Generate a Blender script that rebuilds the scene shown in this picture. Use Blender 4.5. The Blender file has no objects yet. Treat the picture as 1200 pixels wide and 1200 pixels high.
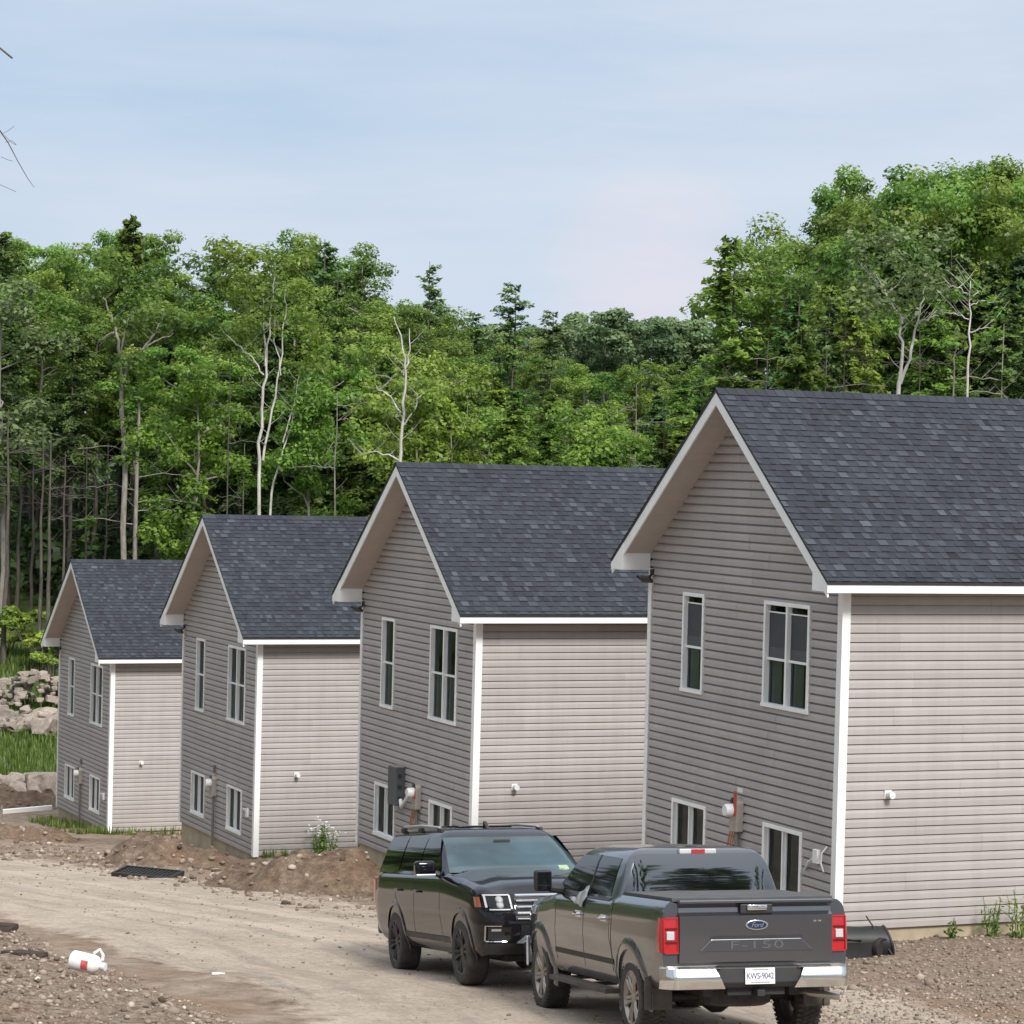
import bpy, bmesh, math, random
import numpy as np
from math import sin, cos, pi, radians, sqrt, atan2, hypot
from mathutils import Vector, Matrix, noise

S = bpy.context.scene
COL = S.collection
random.seed(7)

# ------------------------------------------------------------------ helpers
def smooth(a, b, x):
    t = min(1.0, max(0.0, (x - a) / (b - a)))
    return t * t * (3 - 2 * t)

def lerp_table(tab, x):
    if x <= tab[0][0]: return tab[0][1]
    for (a, va), (b, vb) in zip(tab, tab[1:]):
        if x <= b: return va + (vb - va) * (x - a) / (b - a)
    return tab[-1][1]

class MB:
    """collects polygons and links them as one mesh object"""
    def __init__(s): s.v = []; s.f = []; s.m = []; s.c = []
    def add(s, vs, fs, m=0, c=None):
        o = len(s.v); s.v += [tuple(p) for p in vs]
        for f in fs:
            s.f.append(tuple(i + o for i in f)); s.m.append(m); s.c.append(c if c is not None else 0.5)
    def quad(s, a, b, c, d, m=0, col=None): s.add([a, b, c, d], [(0, 1, 2, 3)], m, col)
    def box(s, x0, x1, y0, y1, z0, z1, m=0, col=None):
        s.add([(x0,y0,z0),(x1,y0,z0),(x1,y1,z0),(x0,y1,z0),(x0,y0,z1),(x1,y0,z1),(x1,y1,z1),(x0,y1,z1)],
              [(3,2,1,0),(4,5,6,7),(0,1,5,4),(1,2,6,5),(2,3,7,6),(3,0,4,7)], m, col)
    def obox(s, M, sx, sy, sz, m=0, col=None):
        vs = [M @ Vector((a*sx/2, b*sy/2, c*sz/2)) for c in (-1,1) for a, b in ((-1,-1),(1,-1),(1,1),(-1,1))]
        s.add(vs, [(3,2,1,0),(4,5,6,7),(0,1,5,4),(1,2,6,5),(2,3,7,6),(3,0,4,7)], m, col)
    def prism(s, poly, f0, f1, m=0, col=None):
        """poly: 2D points, f0/f1 map a 2D point to 3D on the two end planes"""
        n = len(poly)
        vs = [f0(*p) for p in poly] + [f1(*p) for p in poly]
        fs = [tuple(range(n))[::-1], tuple(range(n, 2*n))] + [(i, (i+1) % n, n + (i+1) % n, n + i) for i in range(n)]
        s.add(vs, fs, m, col)
    def tube(s, pts, rad, n=6, m=0, col=None, cap=True):
        P = [Vector(p) for p in pts]; k = len(P)
        if not hasattr(rad, '__len__'): rad = [rad] * k
        vs = []
        up = Vector((0.31, 0.17, 0.93)).normalized()
        for i, p in enumerate(P):
            t = (P[min(i+1, k-1)] - P[max(i-1, 0)])
            if t.length < 1e-9: t = Vector((0, 0, 1))
            t.normalize()
            u = up if abs(up.dot(t)) < .95 else Vector((1, 0, 0))
            a = t.cross(u).normalized(); b = t.cross(a)
            for j in range(n):
                w = 2*pi*j/n
                vs.append(p + (a*cos(w) + b*sin(w)) * rad[i])
        fs = [(i*n+j, i*n+(j+1) % n, (i+1)*n+(j+1) % n, (i+1)*n+j) for i in range(k-1) for j in range(n)]
        if cap: fs += [tuple(range(n))[::-1], tuple(range((k-1)*n, k*n))]
        s.add(vs, fs, m, col)
    def lathe(s, prof, M, n=32, m=0, col=None, closed=False):
        """prof: (radius, axial) pairs; axis is local X of M"""
        k = len(prof); vs = []
        for r, a in prof:
            for j in range(n):
                w = 2*pi*j/n
                vs.append(M @ Vector((a, r*cos(w), r*sin(w))))
        fs = [(i*n+j, i*n+(j+1) % n, (i+1)*n+(j+1) % n, (i+1)*n+j) for i in range(k-1) for j in range(n)]
        s.add(vs, fs, m, col)
    def grid(s, fn, nu, nv, m=0, col=None):
        vs = [fn(i/nu, j/nv) for j in range(nv+1) for i in range(nu+1)]
        fs = [(j*(nu+1)+i, j*(nu+1)+i+1, (j+1)*(nu+1)+i+1, (j+1)*(nu+1)+i) for j in range(nv) for i in range(nu)]
        s.add(vs, fs, m, col)
    def build(s, name, mats, parent=None, angle=None, bevel=0, color=False, recalc=False, seg=2, weld=False):
        me = bpy.data.meshes.new(name)
        me.from_pydata(s.v, [], s.f)
        if not isinstance(mats, (list, tuple)): mats = [mats]
        for m in mats: me.materials.append(m)
        me.polygons.foreach_set('material_index', s.m)
        if color:
            at = me.color_attributes.new('tone', 'FLOAT_COLOR', 'CORNER')
            cnt = np.array([len(f) for f in s.f]); cc = np.array([c if hasattr(c, '__len__') else (c, c, c) for c in s.c], dtype=np.float32)
            arr = np.ones((cnt.sum(), 4), np.float32); arr[:, :3] = np.repeat(cc, cnt, axis=0)
            at.data.foreach_set('color', arr.ravel())
        if bevel or recalc or weld:
            bm = bmesh.new(); bm.from_mesh(me)
            if weld: bmesh.ops.remove_doubles(bm, verts=bm.verts, dist=1e-4)
            if recalc: bmesh.ops.recalc_face_normals(bm, faces=bm.faces)
            if bevel:
                es = [e for e in bm.edges if len(e.link_faces) == 2 and e.calc_face_angle(0) > radians(30)]
                bmesh.ops.bevel(bm, geom=es, offset=bevel, segments=seg, affect='EDGES', profile=.6, clamp_overlap=True)
            bm.to_mesh(me); bm.free()
        if angle is not None:
            me.polygons.foreach_set('use_smooth', [True] * len(me.polygons))
            me.set_sharp_from_angle(angle=radians(angle))
        me.update()
        o = bpy.data.objects.new(name, me); COL.objects.link(o)
        if parent: o.parent = parent
        return o

def tag(o, label=None, cat=None, group=None, kind=None):
    if label: o['label'] = label
    if cat: o['category'] = cat
    if group: o['group'] = group
    if kind: o['kind'] = kind
    return o

def empty(name, loc=(0, 0, 0), rot=(0, 0, 0)):
    o = bpy.data.objects.new(name, None); COL.objects.link(o)
    o.empty_display_size = .3
    o.location = loc; o.rotation_euler = rot
    return o

def copy_tree(o, parent=None):
    c = o.copy(); COL.objects.link(c); c.parent = parent
    for ch in list(o.children): copy_tree(ch, c)
    return c

# ------------------------------------------------------------------ materials
def mat(name):
    m = bpy.data.materials.new(name); m.use_nodes = True
    nt = m.node_tree; b = nt.nodes['Principled BSDF']
    return m, nt, b

def N(nt, typ, **kw):
    n = nt.nodes.new(typ)
    for k, v in kw.items():
        if k in n.inputs.keys(): n.inputs[k].default_value = v
        else: setattr(n, k, v)
    return n

def ramp(nt, src, stops):
    r = N(nt, 'ShaderNodeValToRGB')
    el = r.color_ramp.elements
    while len(el) < len(stops): el.new(.5)
    for e, (p, c) in zip(el, stops): e.position = p; e.color = (*c, 1) if len(c) == 3 else c
    nt.links.new(src, r.inputs[0]); return r.outputs[0]

def mixc(nt, fac, a, b, mode='MIX'):
    n = N(nt, 'ShaderNodeMix', data_type='RGBA', blend_type=mode)
    for s_, v in ((n.inputs[0], fac), (n.inputs[6], a), (n.inputs[7], b)):
        if hasattr(v, 'links') or isinstance(v, bpy.types.NodeSocket): nt.links.new(v, s_)
        elif isinstance(v, (int, float)): s_.default_value = v
        else: s_.default_value = (*v, 1)
    return n.outputs[2]

def coords(nt, scale=(1, 1, 1)):
    t = N(nt, 'ShaderNodeTexCoord'); mp = N(nt, 'ShaderNodeMapping'); mp.inputs['Scale'].default_value = scale
    nt.links.new(t.outputs['Object'], mp.inputs[0]); return mp.outputs[0]

def noise_tex(nt, vec, scale, detail=4, rough=.55):
    n = N(nt, 'ShaderNodeTexNoise'); n.inputs['Scale'].default_value = scale
    n.inputs['Detail'].default_value = detail; n.inputs['Roughness'].default_value = rough
    nt.links.new(vec, n.inputs['Vector']); return n.outputs['Fac']

def bump(nt, b, h, strength=.3, dist=.02):
    n = N(nt, 'ShaderNodeBump'); n.inputs['Strength'].default_value = strength; n.inputs['Distance'].default_value = dist
    nt.links.new(h, n.inputs['Height']); nt.links.new(n.outputs[0], b.inputs['Normal'])

def plain(name, col, rough=.6, metal=0, var=.12, scale=3, coat=0, spec=.5, bumpy=0):
    m, nt, b = mat(name)
    f = noise_tex(nt, coords(nt), scale, 5)
    lo = tuple(c*(1-var) for c in col); hi = tuple(min(1, c*(1+var)) for c in col)
    nt.links.new(ramp(nt, f, [(.3, lo), (.7, hi)]), b.inputs['Base Color'])
    b.inputs['Roughness'].default_value = rough; b.inputs['Metallic'].default_value = metal
    b.inputs['Coat Weight'].default_value = coat; b.inputs['Coat Roughness'].default_value = .04
    b.inputs['Specular IOR Level'].default_value = spec
    if bumpy: bump(nt, b, noise_tex(nt, coords(nt), scale*12, 4), bumpy, .01)
    return m

M = {}
M['siding'] = None
def siding_mat():
    m, nt, b = mat('vinyl_siding')
    v = coords(nt, (1, 1, 1))
    f = noise_tex(nt, v, 1.1, 4)
    c = ramp(nt, f, [(.3, (.398, .364, .345)), (.7, (.442, .408, .388))])
    v2 = coords(nt, (.35, .35, 7.4))      # tone changes from one course to the next
    f2 = noise_tex(nt, v2, 1.0, 1)
    c = mixc(nt, .9, c, ramp(nt, f2, [(.3, (.92, .92, .92)), (.7, (1.0, 1.0, 1.0))]), 'MULTIPLY')
    va = N(nt, 'ShaderNodeVertexColor', layer_name='tone')
    c = mixc(nt, 1.0, c, ramp(nt, va.outputs['Color'], [(.25, (.93, .93, .935)), (.75, (1.06, 1.055, 1.05))]), 'MULTIPLY')
    # splash dirt close to the ground
    s = N(nt, 'ShaderNodeSeparateXYZ'); t = N(nt, 'ShaderNodeTexCoord'); nt.links.new(t.outputs['Object'], s.inputs[0])
    mr = N(nt, 'ShaderNodeMapRange'); mr.inputs['From Min'].default_value = 0.0; mr.inputs['From Max'].default_value = .9
    mr.inputs['To Min'].default_value = .35; mr.inputs['To Max'].default_value = 0
    nt.links.new(s.outputs[2], mr.inputs[0])
    mm = N(nt, 'ShaderNodeMath', operation='MULTIPLY'); nt.links.new(mr.outputs[0], mm.inputs[0]); nt.links.new(f, mm.inputs[1])
    c = mixc(nt, mm.outputs[0], c, (.26, .20, .15))
    # faint streaks running down the wall
    f3 = noise_tex(nt, coords(nt, (6, 6, .35)), 1.0, 4, .7)
    c = mixc(nt, .8, c, ramp(nt, f3, [(.35, (.93, .92, .91)), (.6, (1, 1, 1))]), 'MULTIPLY')
    nt.links.new(c, b.inputs['Base Color'])
    b.inputs['Roughness'].default_value = .5; b.inputs['Specular IOR Level'].default_value = .35
    bump(nt, b, noise_tex(nt, coords(nt, (3, 3, 60)), 3, 3), .06, .004)
    return m
M['siding'] = siding_mat()

def shingle_mat():
    m, nt, b = mat('roof_shingle')
    a = N(nt, 'ShaderNodeVertexColor', layer_name='tone')
    v = coords(nt)
    f = noise_tex(nt, v, 60, 3, .8); g = noise_tex(nt, v, .7, 3)
    c = ramp(nt, a.outputs['Color'], [(0, (.014, .0155, .019)), (.5, (.040, .0445, .054)), (.8, (.076, .084, .098)), (1, (.10, .11, .128))])
    c = mixc(nt, .55, c, ramp(nt, f, [(.3, (.55, .55, .56)), (.7, (1.45, 1.45, 1.45))]), 'MULTIPLY')
    c = mixc(nt, .6, c, ramp(nt, g, [(.3, (.8, .8, .82)), (.7, (1.15, 1.15, 1.15))]), 'MULTIPLY')
    nt.links.new(c, b.inputs['Base Color']); b.inputs['Roughness'].default_value = .85
    b.inputs['Specular IOR Level'].default_value = .3
    bump(nt, b, f, .5, .006)
    return m
M['shingle'] = shingle_mat()
M['white'] = plain('white_trim', (.86, .86, .84), .45, var=.05, scale=2.5)
M['soffit'] = plain('soffit_vinyl', (.47, .42, .385), .55, var=.06, scale=2)
M['foundation'] = plain('foundation_concrete', (.40, .33, .23), .9, var=.22, scale=2.5, bumpy=.3)
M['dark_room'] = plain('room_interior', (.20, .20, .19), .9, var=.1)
M['curtain'] = plain('pale_curtain', (.62, .64, .62), .8, var=.1)
M['screen'] = plain('window_screen', (.055, .058, .064), .75, var=.1)
M['screen_low'] = plain('window_screen_lower', (.085, .088, .092), .75, var=.1)
M['white_plastic'] = plain('white_plastic', (.76, .76, .74), .4, var=.05)
M['grey_box'] = plain('grey_enclosure', (.085, .09, .10), .5, var=.1)
M['grey_metal'] = plain('galvanised_metal', (.40, .37, .33), .45, metal=.4, var=.15, scale=6)
M['rust'] = plain('red_label', (.40, .07, .05), .6)
M['orange'] = plain('orange_cable', (.45, .16, .07), .6)
M['conduit'] = plain('conduit_pipe', (.17, .16, .15), .55, metal=.2)
M['lamp_black'] = plain('dark_lamp', (.03, .03, .032), .45)

def glass_mat(name, tint, base=.10, rough=.015):
    m = bpy.data.materials.new(name); m.use_nodes = True; nt = m.node_tree
    for n in list(nt.nodes): nt.nodes.remove(n)
    out = N(nt, 'ShaderNodeOutputMaterial'); mx = N(nt, 'ShaderNodeMixShader')
    tr = N(nt, 'ShaderNodeBsdfTransparent'); tr.inputs[0].default_value = (*tint, 1)
    gl = N(nt, 'ShaderNodeBsdfGlossy'); gl.inputs['Roughness'].default_value = rough; gl.inputs['Color'].default_value = (.62, .68, .70, 1)
    fr = N(nt, 'ShaderNodeFresnel'); fr.inputs[0].default_value = 1.5
    ad = N(nt, 'ShaderNodeMath', operation='ADD'); ad.inputs[1].default_value = base; ad.use_clamp = True
    v = coords(nt); nz = noise_tex(nt, v, 1.2, 2)
    bp = N(nt, 'ShaderNodeBump'); bp.inputs['Strength'].default_value = .04; bp.inputs['Distance'].default_value = .02
    nt.links.new(nz, bp.inputs['Height']); nt.links.new(bp.outputs[0], gl.inputs['Normal'])
    nt.links.new(fr.outputs[0], ad.inputs[0]); nt.links.new(ad.outputs[0], mx.inputs[0])
    nt.links.new(tr.outputs[0], mx.inputs[1]); nt.links.new(gl.outputs[0], mx.inputs[2]); nt.links.new(mx.outputs[0], out.inputs[0])
    return m
M['glass'] = glass_mat('window_glass', (.48, .53, .52), .0)

# ------------------------------------------------------------------ terrain
PROFILE = [(-60, 9.0), (0, 3.9), (24, 1.52), (28.07, 1.11), (31.5, .70), (33.87, .49), (37.1, .045), (39, -.08), (64, -2.55), (75, -3.75), (81, -4.45), (88, -5.0), (96, -5.35), (105, -4.6), (115, -3.2), (125, -1.8), (140, 0), (170, 2.5), (230, 4), (700, 8)]
PROFILE_R = [(-60, 9.0), (0, 3.9), (24, 1.52), (28.07, 1.11), (31.5, .70), (33.87, .49), (37.1, .12), (39, .02), (55, -.9), (75, -1.6), (95, -1.6), (120, 0), (150, 2), (230, 4), (700, 8)]
BERM_A = Vector((-8.4, 43.2)); BERM_B = Vector((-2.6, 27.2))
_bd = (BERM_B - BERM_A).normalized(); _bn = Vector((-_bd.y, _bd.x))
if _bn.dot(Vector((-10, 28)) - BERM_A) < 0: _bn = -_bn
def berm_d(x, y): return (Vector((x, y)) - BERM_A).dot(_bn)
ROAD = [(3.2, 12), (2.6, 24), (1.2, 33), (-3.2, 43), (-9.3, 53), (-15.5, 62), (-30, 78)]
def road_d(x, y): return road_uv(x, y)[0]
def road_uv(x, y):
    best = 1e9; acc = 0; out = (1e9, 0, 0)
    for (ax, ay), (bx, by) in zip(ROAD, ROAD[1:]):
        dx, dy = bx-ax, by-ay
        t = max(0, min(1, ((x-ax)*dx + (y-ay)*dy) / (dx*dx + dy*dy)))
        L = sqrt(dx*dx + dy*dy); q = hypot(x-ax-t*dx, y-ay-t*dy)
        if q < best:
            best = q; out = (q, q*(1 if dx*(y-ay)-dy*(x-ax) > 0 else -1), acc + t*L)
        acc += L
    return out
def nz(x, y, s, k=0.0): return noise.noise(Vector((x*s, y*s, k)))
def ground_z(x, y, fine=True):
    a = lerp_table(PROFILE, y); b = lerp_table(PROFILE_R, y)
    z = a + (b - a) * smooth(3, 14, x)
    z += .32 * smooth(3.2, 5.5, x) * smooth(34, 38.5, y) * (1 - smooth(44, 50, y))      # fill against the nearest house
    d = berm_d(x, y)
    if y < 50: z += (.58 * smooth(0, 1.6, d) + .25 * smooth(1.5, 6, d)) * smooth(50, 44, y)
    if fine:
        rd = road_d(x, y)
        rough = smooth(2.2, 4.2, rd)
        z += rough * (.07 * nz(x, y, .45, 3) + .05 * nz(x, y, 1.3, 9) + .03 * nz(x, y, 3.1, 5))
        z += (1 - rough) * (.015 * nz(x, y, .9, 4))
        if d > -.3 and y < 50: z += smooth(-.3, .8, d) * (.10 * nz(x, y, 1.1, 2) + .06 * nz(x, y, 2.9, 7) + .03*nz(x, y, 6.1, 8))
    return z

def ground_mat():
    m, nt, b = mat('dirt_ground')
    a = N(nt, 'ShaderNodeVertexColor', layer_name='tone')      # R road, G berm gravel, B grass
    sp = N(nt, 'ShaderNodeSeparateColor'); nt.links.new(a.outputs['Color'], sp.inputs[0])
    v = coords(nt)
    n1 = noise_tex(nt, v, .45, 5); n2 = noise_tex(nt, v, 2.6, 6, .65); n3 = noise_tex(nt, v, 13, 5, .7); n4 = noise_tex(nt, v, 42, 4, .8)
    dirt = ramp(nt, n2, [(.28, (.17, .122, .09)), (.5, (.34, .262, .20)), (.72, (.47, .38, .30))])
    red = ramp(nt, n3, [(.3, (.19, .115, .07)), (.7, (.40, .27, .18))])
    dirt = mixc(nt, ramp(nt, n1, [(.48, (0, 0, 0)), (.66, (.8, .8, .8))]), dirt, red)
    road = ramp(nt, n1, [(.3, (.49, .402, .318)), (.7, (.62, .520, .425))])
    road = mixc(nt, .9, road, ramp(nt, n3, [(.3, (.68, .66, .64)), (.58, (1.08, 1.08, 1.08))]), 'MULTIPLY')
    road = mixc(nt, .7, road, ramp(nt, n2, [(.35, (.80, .77, .74)), (.6, (1.06, 1.06, 1.05))]), 'MULTIPLY')
    ta = N(nt, 'ShaderNodeAttribute', attribute_name='track'); tm = N(nt, 'ShaderNodeMapping'); tm.inputs['Scale'].default_value = (2.0, .10, 1)
    nt.links.new(ta.outputs['Vector'], tm.inputs[0])
    strk = noise_tex(nt, tm.outputs[0], 1.0, 6, .72)
    tx = N(nt, 'ShaderNodeSeparateXYZ'); nt.links.new(ta.outputs['Vector'], tx.inputs[0])
    wob_ = N(nt, 'ShaderNodeMath', operation='MULTIPLY_ADD'); wob_.inputs[1].default_value = .9; nt.links.new(n1, wob_.inputs[0]); nt.links.new(tx.outputs[0], wob_.inputs[2])
    ab = N(nt, 'ShaderNodeMath', operation='ABSOLUTE'); nt.links.new(wob_.outputs[0], ab.inputs[0])
    rut = ramp(nt, ab.outputs[0], [(.45, (0, 0, 0)), (.70, (1, 1, 1)), (.95, (1, 1, 1)), (1.0, (.1, .1, .1))])
    rm_ = N(nt, 'ShaderNodeMath', operation='MULTIPLY'); nt.links.new(rut, rm_.inputs[0]); nt.links.new(n2, rm_.inputs[1])
    road = mixc(nt, rm_.outputs[0], road, (.66, .56, .47))
    road = mixc(nt, ramp(nt, strk, [(.5, (0, 0, 0)), (.62, (.55, .55, .55))]), road, (.30, .265, .225))
    grav = ramp(nt, n3, [(.28, (.12, .082, .058)), (.5, (.28, .212, .16)), (.7, (.44, .36, .285))])
    grav = mixc(nt, ramp(nt, n1, [(.5, (0, 0, 0)), (.68, (.65, .65, .65))]), grav, red)
    grass = ramp(nt, n2, [(.3, (.05, .075, .02)), (.7, (.13, .17, .05))])
    # ragged borders
    def edge(sock, k=.5):
        ad = N(nt, 'ShaderNodeMath', operation='ADD'); nt.links.new(sock, ad.inputs[0])
        sb = N(nt, 'ShaderNodeMath', operation='MULTIPLY_ADD'); sb.inputs[1].default_value = k; sb.inputs[2].default_value = -k/2
        nt.links.new(n2, sb.inputs[0]); nt.links.new(sb.outputs[0], ad.inputs[1])
        return ramp(nt, ad.outputs[0], [(.35, (0, 0, 0)), (.65, (1, 1, 1))])
    c = mixc(nt, edge(sp.outputs[0], .9), dirt, road)
    c = mixc(nt, edge(sp.outputs[1], .7), c, grav)
    c = mixc(nt, edge(sp.outputs[2]), c, grass)
    c = mixc(nt, .75, c, ramp(nt, n4, [(.3, (.62, .61, .6)), (.65, (1.2, 1.2, 1.2))]), 'MULTIPLY')
    nt.links.new(c, b.inputs['Base Color']); b.inputs['Roughness'].default_value = .95; b.inputs['Specular IOR Level'].default_value = .15
    mx = N(nt, 'ShaderNodeMath', operation='ADD'); nt.links.new(n3, mx.inputs[0]); nt.links.new(n4, mx.inputs[1])
    bump(nt, b, mx.outputs[0], .75, .045)
    return m
M['ground'] = ground_mat()

def axis_steps(lo, hi, dense0, dense1, step):
    out = list(np.arange(dense0, dense1 + 1e-6, step))
    s, x = step, dense0
    while x > lo: s *= 1.5; x -= s; out.insert(0, max(x, lo))
    s, x = step, dense1
    while x < hi: s *= 1.5; x += s; out.append(min(x, hi))
    return out

def build_ground():
    xs = axis_steps(-900, 900, -13, 11, .16); ys = axis_steps(-60, 1200, 20, 60, .16)
    ys2 = [y for y in ys if y <= 60.01] + list(np.arange(60.4, 140, .5)) + list(np.geomspace(142, 1200, 14))
    ys = ys2
    nx, ny = len(xs), len(ys)
    V = []; T = np.ones((ny*nx, 4), np.float32); UVS = np.zeros((ny*nx, 3), np.float32)
    k = 0
    for y in ys:
        for x in xs:
            near = abs(x) < 40 and y < 150
            V.append((x, y, ground_z(x, y, near)))
            rd, su, sv = road_uv(x, y); d = berm_d(x, y); UVS[k] = (su, sv, 0)
            road = 1 - smooth(2.6, 5.0, rd)
            berm = smooth(-.9, .5, d) if y < 52 else 0
            right = smooth(2.5, 4.5, x) * (1 - smooth(40, 46, y)) * .75
            grass = 0
            if y > 98.6: grass = smooth(99.5, 100.5, y)
            grass = max(grass, smooth(60, 70, y) * smooth(8, 14, x), smooth(-24, -32, x)*smooth(60, 80, y))
            T[k, :3] = (road * (1-berm), max(berm, right * (1-road)), grass); k += 1
    F = [(j*nx+i, j*nx+i+1, (j+1)*nx+i+1, (j+1)*nx+i) for j in range(ny-1) for i in range(nx-1)]
    me = bpy.data.meshes.new('ground'); me.from_pydata(V, [], F); me.materials.append(M['ground'])
    at = me.color_attributes.new('tone', 'FLOAT_COLOR', 'POINT'); at.data.foreach_set('color', T.ravel())
    a2 = me.attributes.new('track', 'FLOAT_VECTOR', 'POINT'); a2.data.foreach_set('vector', UVS.ravel())
    me.polygons.foreach_set('use_smooth', [True]*len(F))
    o = bpy.data.objects.new('ground', me); COL.objects.link(o); tag(o, kind='structure')
build_ground()

# ------------------------------------------------------------------ houses
W, H, R_, EV, RK, LEN = 6.26, 5.0, 2.91, .426, .512, 12.0
FAS = .17
SL = (R_ - FAS) / (W/2 + EV)                 # roof slope
EXPO = .1335
def roof_top(g):                              # height of the roof's upper face over gable position g
    return H + FAS + SL * ((g if g < W/2 else W - g) + EV)
NP = sqrt(1 + SL*SL)

WIN = dict(ur=(.906, 2.308, 2.95, 4.786), ul=(4.286, 5.027, 2.94, 4.766), lr=(.98, 2.175, .30, 1.40), ll=(4.054, 5.238, .307, 1.39))

SEAM = random.Random(31)
def siding(mb, fn, umin, umax, z0, z1, holes, tfn=None, lip=1.0):
    """fn(u, z, out) -> point; tfn(z) gives (umin, umax) at height z"""
    prof = [(0, .031), (.48, .026), (.77, .009), (.805, -.017), (1.0, -.017)] if lip > .9 else [(0, .021), (.55, .017), (.86, .005), (.89, -.011), (1.0, -.011)]
    n = int(math.ceil((z1 - z0) / EXPO))
    rng = tfn or (lambda z: (umin, umax))
    def out(t):
        for (a, va), (b_, vb) in zip(prof, prof[1:]):
            if t <= b_: return va + (vb-va)*(t-a)/(b_-a)
        return prof[-1][1]
    for i in range(n):
        a = z0 + i*EXPO
        cuts = [a + t*EXPO for t, _ in prof]
        for h in holes:
            for zz in h[2:]:
                if a < zz < a + EXPO: cuts.append(zz)
        cuts = sorted(min(c, z1) for c in cuts)
        if i % 2 == 0: s_off = umin - SEAM.uniform(.3, 3.6)
        seams = [s_off + 3.66*q for q in range(1, 6)]; tones = [SEAM.uniform(.3, .7) for _ in range(8)]
        for b0, b1 in zip(cuts, cuts[1:]):
            if b1 - b0 < 1e-5: continue
            mid = (b0+b1)/2
            (ua, ub), (uc, ud) = rng(b0), rng(b1)
            if ub - ua < 1e-3: continue
            spans = [(ua, ub, uc, ud)]
            for h in sorted(holes):
                if h[2] < mid < h[3]:
                    p, q, r, s = spans.pop()
                    spans += [(p, h[0], r, h[0]), (h[1], q, h[1], s)]
            o0, o1 = out((b0-a)/EXPO), out((b1-a)/EXPO)
            for p, q, r, s in spans:
                if q - p < .01: continue
                us = [p] + [u for u in seams if p+.03 < u < q-.03 and r+.03 < u < s-.03] + [q]
                for ia, (ua_, ub_) in enumerate(zip(us, us[1:])):
                    ta = r if ia == 0 else ua_; tb = s if ia == len(us)-2 else ub_
                    kk = sum(1 for u in seams if u <= ua_+.02); dq = .0025*(kk % 2)
                    mb.quad(fn(ua_, b0, o0+dq), fn(ub_, b0, o0+dq), fn(tb, b1, o1+dq), fn(ta, b1, o1+dq), 0, tones[kk])
                if b0 == cuts[0]: mb.quad(fn(p, b0, -.017), fn(q, b0, -.017), fn(q, b0, o0), fn(p, b0, o0))

def window(root, g0, g1, z0, z1, kind, house):
    """parts of one window set in the gable wall (plane x = 0, outward is -x)"""
    f = MB(); t = .058; pr = -.044
    f.box(pr, .07, g0, g1, z1-t, z1); f.box(pr-.012, .07, g0-.012, g1+.012, z0, z0+t)
    f.box(pr, .07, g0, g0+t, z0+t, z1-t); f.box(pr, .07, g1-t, g1, z0+t, z1-t)
    gm, zm = (g0+g1)/2, (z0+z1)/2
    if house == 4: zm = z0 + (z1-z0)*.455
    cells = []
    if kind == 'twin':
        f.box(pr+.006, .07, gm-.028, gm+.028, z0+t, z1-t)
        cols = [(g0+t, gm-.028), (gm+.028, g1-t)]
    elif kind == 'slider':
        f.box(pr+.016, .06, gm-.016, gm+.016, z0+t, z1-t)
        cols = [(g0+t, gm-.016), (gm+.016, g1-t)]
    else: cols = [(g0+t, g1-t)]
    w = f.build('window', M['white'], root)
    for a, b_ in cols:
        if kind == 'slider': cells.append((a, b_, z0+t, z1-t))
        else: cells += [(a, b_, z0+t, zm-.018), (a, b_, zm+.018, z1-t)]
    if kind != 'slider':
        for a, b_ in cols:
            s = MB(); s.box(.0, .05, a, b_, zm-.018, zm+.018); s.build('sash_rail', M['white'], w)
    for a, b_, c, d in cells:
        p = MB(); p.quad((.045, b_, c), (.045, a, c), (.045, a, d), (.045, b_, d)); p.build('pane', M['glass'], w)
    if kind == 'slider':
        for i, (a, b_, c, d) in enumerate(cells):
            s = MB(); q = .02
            s.box(.02, .042, a, a+q, c, d); s.box(.02, .042, b_-q, b_, c, d); s.box(.02, .042, a+q, b_-q, c, c+q); s.box(.02, .042, a+q, b_-q, d-q, d)
            s.build('sash', M['white'], w)
    else:
        for a, b_, c, d in cells:
            if d < zm:                                       # pale drape seen through the lower sash
                k = MB(); n = 9; wd = (b_-a)*.42
                for i in range(n):
                    u0 = b_ - wd*i/n; u1 = b_ - wd*(i+1)/n; x0 = .10 + .02*(i % 2); x1 = .10 + .02*((i+1) % 2)
                    k.quad((x0, u0, c), (x1, u1, c), (x1, u1, d), (x0, u0, d))
                k.build('curtain', M['curtain'], w)
            elif house == 4:                                 # dark half screens of the nearest house
                hh = d - c
                k = MB(); k.quad((.03, a, c+.05), (.03, b_, c+.05), (.03, b_, d-hh*.14), (.03, a, d-hh*.14), 0)
                k.quad((.027, a, c+.0), (.027, b_, c+.0), (.027, b_, c+hh*.2), (.027, a, c+hh*.2), 1)
                k.box(.014, .034, a, b_, d-hh*.15, d-hh*.125, 2)
                k.build('screen', [M['screen'], M['screen_low'], M['white']], w)

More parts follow.
